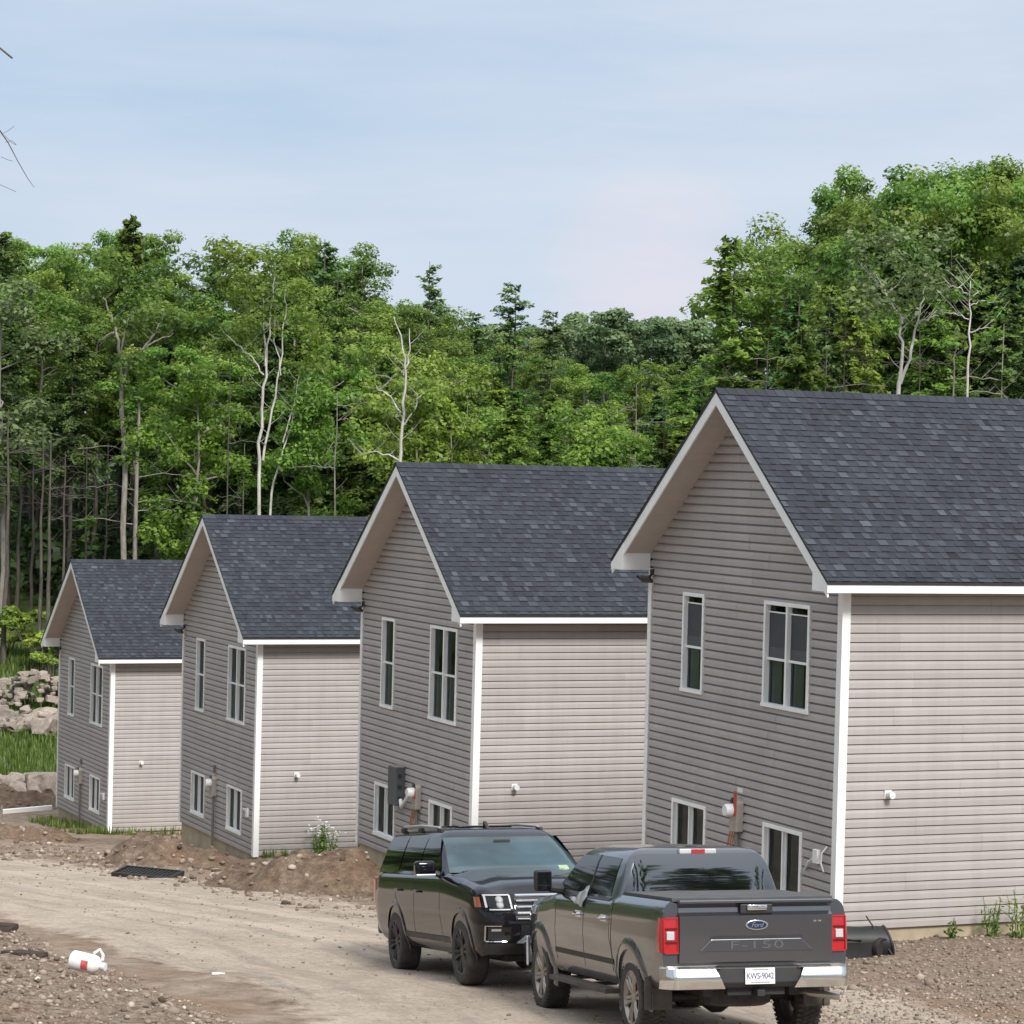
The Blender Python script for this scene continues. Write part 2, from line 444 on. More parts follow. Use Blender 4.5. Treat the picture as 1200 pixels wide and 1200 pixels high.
def roof_shingles(seed):
    rnd = random.Random(seed)
    mb = MB()
    slope_len = (W/2 + EV + .03) * NP
    row = .143; nrow = int(slope_len / row)
    s0, s1 = -RK - .03, LEN + RK
    for side in (0, 1):
        def P(s, d, o):                       # d: distance down from the ridge, o: height above the slope
            gg = d / NP; z = H + R_ - SL*gg
            gy = W/2 - gg if side == 0 else W/2 + gg
            ny = -SL/NP if side == 0 else SL/NP
            return (s, gy + ny*o, z + o/NP)
        for r in range(nrow + 1):
            d0 = r*row; d1 = min(slope_len, (r+1)*row)
            if d1 - d0 < .02: continue
            s = s0 - rnd.random()*.2
            tab = rnd.random() < .5
            while s < s1:
                wdt = rnd.uniform(.07, .19)
                a, b_ = max(s, s0), min(s+wdt, s1)
                if b_ > a:
                    th = .016 if tab else .008
                    tone = min(1, max(0, (rnd.gauss(.50, .12) if tab else rnd.gauss(.38, .09))))
                    mb.quad(P(a, d1, th), P(b_, d1, th), P(b_, d0, .001), P(a, d0, .001), 0, tone)
                    mb.quad(P(a, d1, -.004), P(b_, d1, -.004), P(b_, d1, th), P(a, d1, th), 0, .06)
                    if tab:
                        mb.quad(P(a, d1, 0), P(a, d1, th), P(a, d0, 0), P(a, d0, .001), 0, .2)
                s += wdt; tab = not tab
    return mb

def make_house(idx, o, yaw, fz, label):
    root = empty('house', o, (0, 0, yaw)); tag(root, label, 'house', 'new houses standing in a row')
    zb = fz
    wins = {k: list(v) for k, v in WIN.items()}
    if idx == 4:
        for k in ('ur', 'ul'): wins[k][2] += .188; wins[k][3] -= .054
    holes = [tuple(v) for v in wins.values()]
    # foundation
    f = MB(); f.box(.03, LEN-.03, .03, W-.03, -1.6, zb+.02); f.build('foundation', M['foundation'], root)
    # gable wall: the slope trims the courses above the eaves
    def rng(z):
        lo = max(.0, (z - H - FAS + .10*NP)/SL - EV); return (lo, W - lo)
    g = MB(); siding(g, lambda u, z, q: (-q, u, z), 0, W, zb, H + R_ - .12, holes, rng)
    g.build('gable_wall', M['siding'], root, color=True)
    s = MB(); siding(s, lambda u, z, q: (u, -q, z), 0, LEN, zb, H + .02, [], lip=.6)
    s.build('side_wall', M['siding'], root, color=True)
    b = MB()
    b.quad((.06, W, zb), (LEN, W, zb), (LEN, W, H+.03), (.06, W, H+.03))
    b.add([(LEN, 0, zb), (LEN, W, zb), (LEN, W, H+.02), (LEN, W/2, H+R_-.1), (LEN, 0, H+.02)], [(0, 1, 2, 3, 4)])
    b.build('rear_wall', M['siding'], root, color=True)
    # rooms behind the panes
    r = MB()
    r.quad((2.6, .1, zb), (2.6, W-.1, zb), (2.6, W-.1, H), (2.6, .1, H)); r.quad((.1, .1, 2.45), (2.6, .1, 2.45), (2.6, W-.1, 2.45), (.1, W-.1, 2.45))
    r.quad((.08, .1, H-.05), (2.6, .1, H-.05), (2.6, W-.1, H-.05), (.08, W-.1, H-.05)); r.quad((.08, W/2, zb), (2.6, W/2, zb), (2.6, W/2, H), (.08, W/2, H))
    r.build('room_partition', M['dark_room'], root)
    # corner trims
    c = MB(); c.box(-.040, .02, -.040, .095, zb-.03, H); c.box(.02, .095, -.040, .02, zb-.03, H); c.build('corner_trim', M['white'], root)
    c = MB(); c.box(-.040, .02, W-.075, W+.036, zb-.03, H+.03); c.build('corner_trim', M['white'], root)
    # roof
    sl = MB()
    for sd in (0, 1):
        fy = (lambda u: u) if sd == 0 else (lambda u: W-u)
        lo, hi = -EV-.03, W/2
        pts = [(lo, roof_top(lo)-.006), (hi, roof_top(hi)-.006), (hi, roof_top(hi)-.045), (lo, roof_top(lo)-.045)]
        sl.prism(pts, lambda a, z: (-RK-.025, fy(a), z), lambda a, z: (LEN+RK, fy(a), z))
    rf = sl.build('roof', M['lamp_black'], root)
    roof_shingles(idx*11).build('shingles', M['shingle'], rf, color=True)
    cap = MB()
    k = -RK-.03; rr = random.Random(idx)
    while k < LEN + RK:
        t_ = .3 + .3*rr.random()
        for sd in (-1, 1):
            cap.quad((k, W/2, H+R_+.024), (k+.19, W/2, H+R_+.016), (k+.19, W/2+sd*.13, H+R_+.014-.13*SL), (k, W/2+sd*.13, H+R_+.022-.13*SL), 0, t_)
        k += .17
    cap.build('ridge_cap', M['shingle'], rf, color=True)
    # rake boards, sloped soffits, fascia, eave boxes
    for sd in (0, 1):
        fy = (lambda u: u) if sd == 0 else (lambda u: W-u)
        rk = MB(); lo, hi = -EV, W/2
        d0, d1 = .048, .048+.155*NP
        pts = [(lo, roof_top(lo)-d0), (hi, roof_top(hi)-d0), (hi, roof_top(hi)-d1), (lo, roof_top(lo)-d1)]
        rk.prism(pts, lambda a, z: (-RK-.012, fy(a), z), lambda a, z: (-RK+.016, fy(a), z))
        rk.build('rake_board', M['white'], root)
        sf = MB(); lo2 = 0.0
        n = 22
        for i in range(n):                   # soffit panels run across the overhang
            a0 = lo2 + (W/2-lo2)*i/n; a1 = lo2 + (W/2-lo2)*(i+1)/n; am = a0 + (a1-a0)*.86
            e = d1 - .022
            sf.quad((-RK+.016, fy(a0), roof_top(a0)-e), (.02, fy(a0), roof_top(a0)-e), (.02, fy(am), roof_top(am)-e), (-RK+.016, fy(am), roof_top(am)-e))
            sf.quad((-RK+.016, fy(am), roof_top(am)-e), (.02, fy(am), roof_top(am)-e), (.02, fy(a1), roof_top(a1)-e+.010), (-RK+.016, fy(a1), roof_top(a1)-e+.010))
        sf.build('soffit', M['soffit'], root)
        er = MB()
        zt = lambda a: roof_top(a)-.05
        er.prism([(-EV+.004, H+.002), (-.004, H+.002), (-.004, zt(-.004)), (-EV+.004, zt(-EV))], lambda a, z: (-RK-.018, fy(a), z), lambda a, z: (-.03, fy(a), z))
        er.build('eave_return', M['white'], root)
        fa = MB(); y0, y1 = sorted((fy(-EV-.02), fy(-EV+.002))); fa.box(-RK-.02, LEN+RK, y0, y1, H-.012, H+FAS-.045)
        fa.build('fascia', M['white'], root)
        if True:
            es = MB(); y0, y1 = sorted((fy(-EV+.003), fy(.0))); es.box(-.03, LEN, y0, y1, H+.004, H+.02)
            es.build('soffit', M['soffit'], root)
    window(root, *wins['ur'], 'twin', idx); window(root, *wins['ul'], 'single', idx)
    window(root, *wins['lr'], 'slider', idx); window(root, *wins['ll'], 'slider', idx)
    # exhaust hood on the side wall
    v = MB(); vs, vz = {1: (.95, 1.97), 2: (1.0, 1.85), 3: (.82, 1.88), 4: (.80, 2.06)}[idx]
    v.lathe([(0, -.02), (.045, -.02), (.05, .0), (.042, .08), (.054, .105), (.05, .13), (0, .13)], Matrix.Translation((vs, -.03, vz)) @ Matrix.Rotation(radians(-90), 4, 'Z') @ Matrix.Rotation(0, 4, 'X'), 14)
    v.box(vs-.06, vs+.06, -.035, -.012, vz-.06, vz+.06)
    v.build('exhaust_vent', M['white_plastic'], root, angle=40)
    # pair of floodlights under the far eave corner
    fl = MB(); y = W - .10
    fl.box(-.06, -.02, y-.05, y+.05, 4.93, 5.02); 
    for dy, az in ((-.08, .5), (.10, -.4)):
        fl.tube([(-.05, y, 4.93), (-.12, y+dy*.6, 4.88)], .014, 6)
        fl.obox(Matrix.Translation((-.19, y+dy*1.3, 4.86)) @ Matrix.Rotation(az, 4, 'Z') @ Matrix.Rotation(radians(35), 4, 'Y'), .15, .17, .045)
    fl.build('floodlight', M['lamp_black'], root, bevel=.006)
    # electric meter with its conduit
    my, mz = 3.15, 1.25
    if idx == 4: my = 2.93; mz = 1.42
    if idx == 3: my = 2.72; mz = 1.40
    mt = MB(); mt.box(-.15, -.02, my-.12, my+.12, mz-.26, mz+.16); mt.lathe([(.12, -.13), (.12, .0)], Matrix.Translation((-.02, my, mz+.14)), 20)
    me = mt.build('meter_box', M['grey_metal'], root, bevel=.012)
    dl = MB(); dl.lathe([(0, .14), (.08, .14), (.098, .11), (.098, 0)], Matrix.Translation((-.14, my+.03, mz+.06)) @ Matrix.Rotation(pi, 4, 'Z'), 18)
    dl.build('meter_dial', M['white_plastic'], me, angle=40)
    cd = MB(); cd.tube([(-.09, my-.03, mz-.26), (-.09, my-.03, -.75)], .032, 10)
    if idx in (1, 2): cd.tube([(-.07, my, mz+.32), (-.07, my, mz+.5)], .03, 8)
    cd.build('conduit', M['conduit'], me, angle=40)
    if idx in (3, 4):
        rl = MB()
        rl.box(-.165, -.151, my-.12, my-.04, mz-.02, mz+.36) if idx == 4 else rl.box(-.158, -.151, my-.12, my-.02, mz-.05, mz+.1)
        rl.build('label_strip', M['rust'], me)
        for k in range(3):
            cb = MB()
            yy = my + .02 + .07*k
            cb.tube([(-.10, yy, mz-.28), (-.13, yy+.05, mz-.55), (-.09, yy+.02+.05*k, mz-.95), (-.07, yy, -.2)], .011, 6)
            cb.build('cable', M['orange'], me, angle=40)
    if idx == 4:
        wb = MB(); wb.box(-.03, -.02, my-.08, my+.09, mz+.33, mz+.40); wb.build('bracket', M['white_plastic'], me)
        jb = MB(); jb.box(-.09, -.015, .42, .56, 1.02, 1.22); q = jb.build('junction_box', M['white_plastic'], root, bevel=.008)
        wr = MB(); wr.tube([(-.05, .56, 1.10), (-.08, .68, 1.02), (-.06, .78, .93), (-.03, .86, .88)], .016, 6)
        wr.build('cable', M['white_plastic'], q, angle=50)
        wr = MB(); wr.tube([(-.04, .22, 1.30), (-.09, .28, 1.20), (-.08, .32, 1.05), (-.04, .30, .92)], .014, 6); wr.build('cable', M['white_plastic'], q, angle=50)
    if idx == 3:
        eb = MB(); eb.box(-.23, -.02, 3.52, 3.96, 1.10, 1.86)
        e = eb.build('electrical_cabinet', M['grey_box'], root, bevel=.012)
        hb = MB(); hb.box(-.22, -.03, 3.53, 3.95, 1.862, 1.876); hb.build('cabinet_lid', M['grey_metal'], e)
        for zz in (1.22, 1.44, 1.66): hg = MB(); hg.box(-.18, -.11, 3.498, 3.519, zz, zz+.07); hg.build('hinge', M['lamp_black'], e)
        wp = MB(); wp.tube([(-.12, 3.50, 1.22), (-.16, 3.34, 1.10), (-.15, 3.16, 1.25), (-.13, 2.86, 1.45)], .04, 8); wp.build('cable', M['white_plastic'], e, angle=50)
    if idx in (1, 2):
        jb = MB(); jb.box(-.08, -.015, .38, .55, .82, 1.02); q = jb.build('junction_box', M['white_plastic'], root, bevel=.008)
        wr = MB(); wr.tube([(-.05, .55, .95), (-.09, .66, 1.0), (-.07, .74, .86), (-.03, .80, .78)], .012, 6); wr.build('cable', M['white_plastic'], q, angle=50)
    return root

YAW = .4037
make_house(1, (-11.814, 81.369, -4.306), YAW + .005, -.09, 'farthest and smallest-looking beige house, standing beside the boulder heap')
make_house(2, (-5.883, 64.296, -2.439), YAW - .002, -.04, 'beige-sided house with white wildflowers growing against its side wall')
make_house(3, (-.590, 50.924, -1.016), YAW - .002, .01, 'beige-sided house behind the black SUV with a tall grey electrical cabinet')
make_house(4, (4.777, 39.013, .258), YAW, .127, 'nearest and largest beige-sided house, behind the dark grey pickup, with half-screened windows')
#@@VEHICLES
# ------------------------------------------------------------------ vehicles
def paint_mat(name, col, metal, dust, rough=.24, coatw=.6):
    m, nt, b = mat(name)
    t = N(nt, 'ShaderNodeTexCoord'); s = N(nt, 'ShaderNodeSeparateXYZ'); nt.links.new(t.outputs['Object'], s.inputs[0])
    f = noise_tex(nt, coords(nt), 2.5, 6, .65)
    mr = N(nt, 'ShaderNodeMapRange'); mr.inputs['From Min'].default_value = .45; mr.inputs['From Max'].default_value = 1.25
    mr.inputs['To Min'].default_value = dust; mr.inputs['To Max'].default_value = dust*.12
    nt.links.new(s.outputs[2], mr.inputs[0])
    mm = N(nt, 'ShaderNodeMath', operation='MULTIPLY_ADD'); mm.inputs[1].default_value = 1.1; mm.inputs[2].default_value = -.55
    nt.links.new(f, mm.inputs[0])
    ad = N(nt, 'ShaderNodeMath', operation='MULTIPLY'); nt.links.new(mr.outputs[0], ad.inputs[0])
    a1 = N(nt, 'ShaderNodeMath', operation='ADD'); a1.inputs[1].default_value = 1; nt.links.new(mm.outputs[0], a1.inputs[0]); nt.links.new(a1.outputs[0], ad.inputs[1])
    ad.use_clamp = True
    nt.links.new(mixc(nt, ad.outputs[0], col, (.23, .18, .135)), b.inputs['Base Color'])
    b.inputs['Metallic'].default_value = metal
    rm = N(nt, 'ShaderNodeMath', operation='MULTIPLY_ADD'); rm.inputs[1].default_value = .7; rm.inputs[2].default_value = rough
    nt.links.new(ad.outputs[0], rm.inputs[0]); nt.links.new(rm.outputs[0], b.inputs['Roughness'])
    cw = N(nt, 'ShaderNodeMath', operation='MULTIPLY_ADD'); cw.inputs[1].default_value = -1.6; cw.inputs[2].default_value = 1.0; cw.use_clamp = True
    cw.inputs[2].default_value = coatw; b.inputs['Specular IOR Level'].default_value = .25
    nt.links.new(ad.outputs[0], cw.inputs[0]); nt.links.new(cw.outputs[0], b.inputs['Coat Weight']); b.inputs['Coat Roughness'].default_value = .05
    return m
M['truck_paint'] = paint_mat('truck_paint', (.115, .120, .135), .75, .13, .19, .9)
M['suv_paint'] = paint_mat('suv_paint', (.003, .003, .007), .0, .05, .10, .32)
M['car_glass'] = plain('car_glass', (.006, .007, .007), .03, var=.1, coat=0, spec=.38)
M['rear_glass'] = plain('rear_glass', (.006, .007, .008), .02, var=.1, coat=1, spec=.5); M['rear_glass'].node_tree.nodes['Principled BSDF'].inputs['IOR'].default_value = 2.5
M['windshield'] = plain('windshield_glass', (.016, .046, .056), .05, var=.6, scale=1.6, coat=.5, spec=.45)
M['black_plastic'] = plain('black_plastic', (.018, .018, .018), .55, var=.25, scale=5)
M['dusty_plastic'] = plain('dusty_plastic', (.085, .072, .06), .75, var=.35, scale=6)
M['chrome'] = plain('chrome', (.72, .72, .72), .12, metal=1, var=.04)
M['dull_chrome'] = plain('dull_chrome', (.50, .48, .45), .3, metal=.9, var=.15, scale=5)
M['dark_metal'] = plain('dark_metal', (.05, .045, .04), .6, metal=.4, var=.3, scale=6)
M['black_rim'] = plain('black_rim', (.035, .034, .034), .38, metal=.5, var=.25)
M['rim'] = plain('alloy_rim', (.33, .30, .265), .35, metal=.75, var=.2, scale=6)
M['rubber'] = plain('rubber', (.055, .050, .045), .9, var=.4, scale=9, bumpy=.3)
M['red_lens'] = plain('red_lens', (.42, .012, .018), .12, var=.15, scale=8, coat=1)
M['letter_grey'] = plain('letter_grey', (.16, .165, .175), .3, metal=.6, var=.05)
M['red_dark'] = plain('red_lens_dark', (.12, .004, .006), .2)
M['clear_lens'] = plain('clear_lens', (.50, .49, .50), .15, var=.1, coat=1)
M['amber'] = plain('amber_lens', (.32, .08, .03), .2, coat=1)
M['silver'] = plain('silver_trim', (.42, .42, .42), .35, metal=.4, var=.08)
M['plate'] = plain('plate_white', (.74, .74, .75), .4, var=.03)
M['ink'] = plain('plate_ink', (.03, .04, .12), .5)
M['emblem_blue'] = plain('emblem_blue', (.008, .018, .06), .15, coat=1)
M['tonneau'] = plain('bed_cover', (.075, .074, .073), .7, var=.2, scale=4)

def tab_fn(tab):
    return lambda x: lerp_table(tab, x)

class Shell:
    """surface of a car body: lower hull plus greenhouse"""
    def __init__(s, prof, zb, zt, taper, levels):
        s.prof, s.zb, s.zt, s.taper, s.levels = prof, zb, zt, taper, levels
    def fx(s, y, z):
        t = (z - s.zb(y)) / (s.zt(y) - s.zb(y))
        return lerp_table(s.prof, t) * s.taper(y)
    def hull(s, ys, crown):
        mb = MB(); nt_ = 22
        rows = []
        for y in ys:
            zb, zt = s.zb(y), s.zt(y)
            half = [(s.prof[0][1]*s.taper(y)*.6, zb-.02)]
            for i in range(nt_+1):
                t = i/nt_; half.append((lerp_table(s.prof, t)*s.taper(y), zb + t*(zt-zb)))
            xe = half[-1][0]
            for f in (.93, .82, .66, .45, .22):
                half.append((xe*f, zt + crown(y, f)))
            pts = [(x, z) for x, z in half] + [(-x, z) for x, z in reversed(half)]
            rows.append([(x, y, z) for x, z in pts])
        n = len(rows[0]); vs = [p for r in rows for p in r]
        fs = [(i*n+j, i*n+(j+1) % n, (i+1)*n+(j+1) % n, (i+1)*n+j) for i in range(len(rows)-1) for j in range(n)]
        fs += [tuple(range(n))[::-1], tuple(range((len(rows)-1)*n, len(rows)*n))]
        mb.add(vs, fs)
        return mb
    def lev(s, z):
        L = s.levels
        return [lerp_table([(l[0], l[k]) for l in L], z) for k in (1, 2, 3)]
    def gx(s, z): return s.lev(z)[2]
    def gy1(s, z): return s.lev(z)[1]
    def gy0(s, z): return s.lev(z)[0]
    def green(s, cr, top):
        mb = MB(); n = None; rows = []
        for (z, y0, y1, hw) in s.levels:
            c = min(cr, hw*.45); P = []
            for sx, sy in ((1, 1), (-1, 1), (-1, -1), (1, -1)):
                cx, cy = sx*(hw-c), (y1-c if sy > 0 else y0+c)
                a0 = {(1, 1): 0, (-1, 1): pi/2, (-1, -1): pi, (1, -1): 1.5*pi}[(sx, sy)]
                for k in range(5):
                    a = a0 + (pi/2)*k/4
                    P.append((cx + c*cos(a), cy + c*sin(a), z))
            rows.append(P)
        n = len(rows[0]); vs = [p for r in rows for p in r]
        fs = [(i*n+j, i*n+(j+1) % n, (i+1)*n+(j+1) % n, (i+1)*n+j) for i in range(len(rows)-1) for j in range(n)]
        cy = (s.levels[-1][1]+s.levels[-1][2])/2
        vs.append((0, cy, top)); k = len(vs)-1
        fs += [((len(rows)-1)*n+j, (len(rows)-1)*n+(j+1) % n, k) for j in range(n)] + [tuple(range(n))[::-1]]
        mb.add(vs, fs); return mb
    def face_y(s, x, z, cr, front=True):
        y0, y1, hw = s.lev(z); c = min(cr, hw*.45); e = abs(x) - (hw-c)
        d = c - sqrt(max(0, c*c - e*e)) if e > 0 else 0
        return y1 - d if front else y0 + d
    def side_patch(s, q, sx, off, mb=None, green=True, nu=8, nv=6, m=0):
        """q: four (y, z) corners"""
        mb = mb or MB(); f = s.gx if green else None
        def P(u, v):
            y = (q[0][0]*(1-u)+q[1][0]*u)*(1-v) + (q[3][0]*(1-u)+q[2][0]*u)*v
            z = (q[0][1]*(1-u)+q[1][1]*u)*(1-v) + (q[3][1]*(1-u)+q[2][1]*u)*v
            x = (s.gx(z) if green else s.fx(y, z)) + off
            return (sx*x, y, z)
        mb.grid(P, nu, nv, m); return mb

def cut_arches(o, ys, zc, r, xin, xout=1.4):
    """remove the wheel arches from a hull object (evaluated once, cutters deleted)"""
    cutters = []
    for y in ys:
        for sx in (-1, 1):
            mb = MB(); n = 40
            pts = [(y + r*cos(2*pi*i/n), zc + r*sin(2*pi*i/n)) for i in range(n)]
            mb.prism(pts, lambda a, b: (sx*xin, a, b), lambda a, b: (sx*xout, a, b))
            c = mb.build('cutter', M['black_plastic'], recalc=True); cutters.append(c)
            md = o.modifiers.new('arch', 'BOOLEAN'); md.operation = 'DIFFERENCE'; md.object = c; md.solver = 'EXACT'
    bpy.context.view_layer.update()
    dg = bpy.context.evaluated_depsgraph_get()
    me = bpy.data.meshes.new_from_object(o.evaluated_get(dg), depsgraph=dg)
    o.modifiers.clear(); o.data = me
    for c in cutters: bpy.data.objects.remove(c, do_unlink=True)
    me.polygons.foreach_set('use_smooth', [True]*len(me.polygons)); me.set_sharp_from_angle(angle=radians(32))

def make_wheel(root, x, y, r, wid, sx, rimmat, style, lug=True):
    """outer face towards sx"""
    Mx = Matrix.Translation((x, y, r)) @ (Matrix.Identity(4) if sx > 0 else Matrix.Rotation(pi, 4, 'Z'))
    h = wid/2; rr = r*.655
    w = MB(); w.lathe([(0, -.02), (rr*.62, -.02), (rr*.62, .02), (0, .02)], Mx, 32); w.tube([Mx @ Vector((-h, 0, 0)), Mx @ Vector((.03, 0, 0))], .07, 12)
    hub = w.build('wheel', M['dark_metal'], root, angle=35)
    t = MB()
    t.lathe([(rr-.01, -h+.03), (rr+.01, -h+.01), (r*.82, -h), (r-.035, -h+.008), (r-.010, -h+.035), (r-.004, -h*.5), (r-.003, 0), (r-.004, h*.5), (r-.010, h-.035), (r-.035, h-.008), (r*.82, h), (rr+.01, h-.01), (rr-.01, h-.03)], Mx, 56)
    if lug:
        nl = 46
        for i in range(nl):
            a = 2*pi*i/nl
            for (ax, off, lw) in ((-h*.72, 0, .062), (-h*.22, .5, .055), (h*.22, 0, .055), (h*.72, .5, .062)):
                aa = a + off*2*pi/nl
                c, s_ = cos(aa), sin(aa)
                Ml = Mx @ Matrix(((1, 0, 0, ax), (0, c, -s_, -s_*(r-.004)), (0, s_, c, c*(r-.004)), (0, 0, 0, 1))) @ Matrix.Rotation(.25 if off else -.25, 4, 'Z')
                t.obox(Ml, lw, 2*pi*r/nl*.62, .016)
    t.build('tyre', M['rubber'], hub, angle=35)
    k = MB()
    k.lathe([(rr+.004, -h+.02), (rr-.015, -h+.04), (rr-.03, 0), (rr-.02, h-.05), (rr+.006, h-.02), (rr+.012, h-.012), (rr-.006, h-.012), (rr-.03, h-.05)], Mx, 48)
    face = h - .045
    nsp = 6
    for i in range(nsp):
        for da in ((-.13, .13) if style == 'twin' else (-.17, .17)):
            a = 2*pi*i/nsp + .2
            p0 = (face-.012, .05*cos(a+da*2.6), .05*sin(a+da*2.6)); p1 = (face+.012, rr*.6*cos(a+da), rr*.6*sin(a+da)); p2 = (face+.008, (rr-.012)*cos(a+da*1.15), (rr-.012)*sin(a+da*1.15))
            k.tube([Mx @ Vector(p) for p in (p0, p1, p2)], [.024, .021, .026], 6)
    k.lathe([(0, face+.015), (.05, face+.012), (.062, face-.01), (.062, face-.04)], Mx, 20)
    k.build('rim', rimmat, hub, angle=35)
    return hub

def arch_lip(sh, root, y, zc, r0, r1, sx, m, out=.028, a0=-8, a1=188, n=28):
    mb = MB(); rows = []
    for i in range(n+1):
        a = radians(a0 + (a1-a0)*i/n)
        row = []
        for rr, o in ((r0, -.03), (r0, out), (r0*.25+r1*.75, out*.9), (r1, -.002)):
            yy, zz = y + rr*cos(a), zc + rr*sin(a)
            zq = min(max(zz, sh.zb(yy)+.02), sh.zt(yy)-.02)
            row.append((sx*(sh.fx(yy, zq)+o), yy, zz))
        rows.append(row)
    vs = [p for r in rows for p in r]; k = 4
    mb.add(vs, [(i*k+j, i*k+j+1, (i+1)*k+j+1, (i+1)*k+j) for i in range(n) for j in range(k-1)])
    return mb.build('wheel_arch', m, root, angle=40)

def text_mesh(txt, size, M4, name, m, parent, extrude=.002, shear=0, spacing=1.0, xs=1.0):
    cu = bpy.data.curves.new('txt', 'FONT'); cu.body = txt; cu.size = size; cu.extrude = extrude; cu.shear = shear
    cu.align_x = 'CENTER'; cu.align_y = 'CENTER'; cu.space_character = spacing
    tmp = bpy.data.objects.new('txt', cu); COL.objects.link(tmp)
    bpy.context.view_layer.update()
    dg = bpy.context.evaluated_depsgraph_get()
    me = bpy.data.meshes.new_from_object(tmp.evaluated_get(dg), depsgraph=dg)
    bpy.data.objects.remove(tmp, do_unlink=True)
    me.transform(M4 @ Matrix.Diagonal((xs, 1, 1, 1))); me.materials.clear(); me.materials.append(m)
    o = bpy.data.objects.new(name, me); COL.objects.link(o); o.parent = parent
    return o

def facing(x, y, z, toward=-1):
    """text frame standing upright and readable from -Y (toward=-1) of the local frame"""
    return Matrix(((1, 0, 0, x), (0, 0, -1, y), (0, 1, 0, z), (0, 0, 0, 1)))

def strip(sh, root, pts, width, sx, name, m, off=.003, green=False):
    """thin line on the body side through (y, z) points"""
    mb = MB()
    for (ya, za), (yb, zb) in zip(pts, pts[1:]):
        d = Vector((yb-ya, zb-za)).normalized(); nrm = Vector((-d.y, d.x))*width/2
        k = max(1, int(hypot(yb-ya, zb-za)/.08))
        for i in range(k):
            p = [(ya+(yb-ya)*t, za+(zb-za)*t) for t in (i/k, (i+1)/k)]
            q = []
            for (y, z), sg in ((p[0], -1), (p[1], -1), (p[1], 1), (p[0], 1)):
                yy, zz = y + nrm.x*sg, z + nrm.y*sg
                x = (sh.gx(zz) if green else sh.fx(yy, zz)) + off
                q.append((sx*x, yy, zz))
            mb.add(q, [(0, 1, 2, 3)])
    return mb.build(name, m, root)

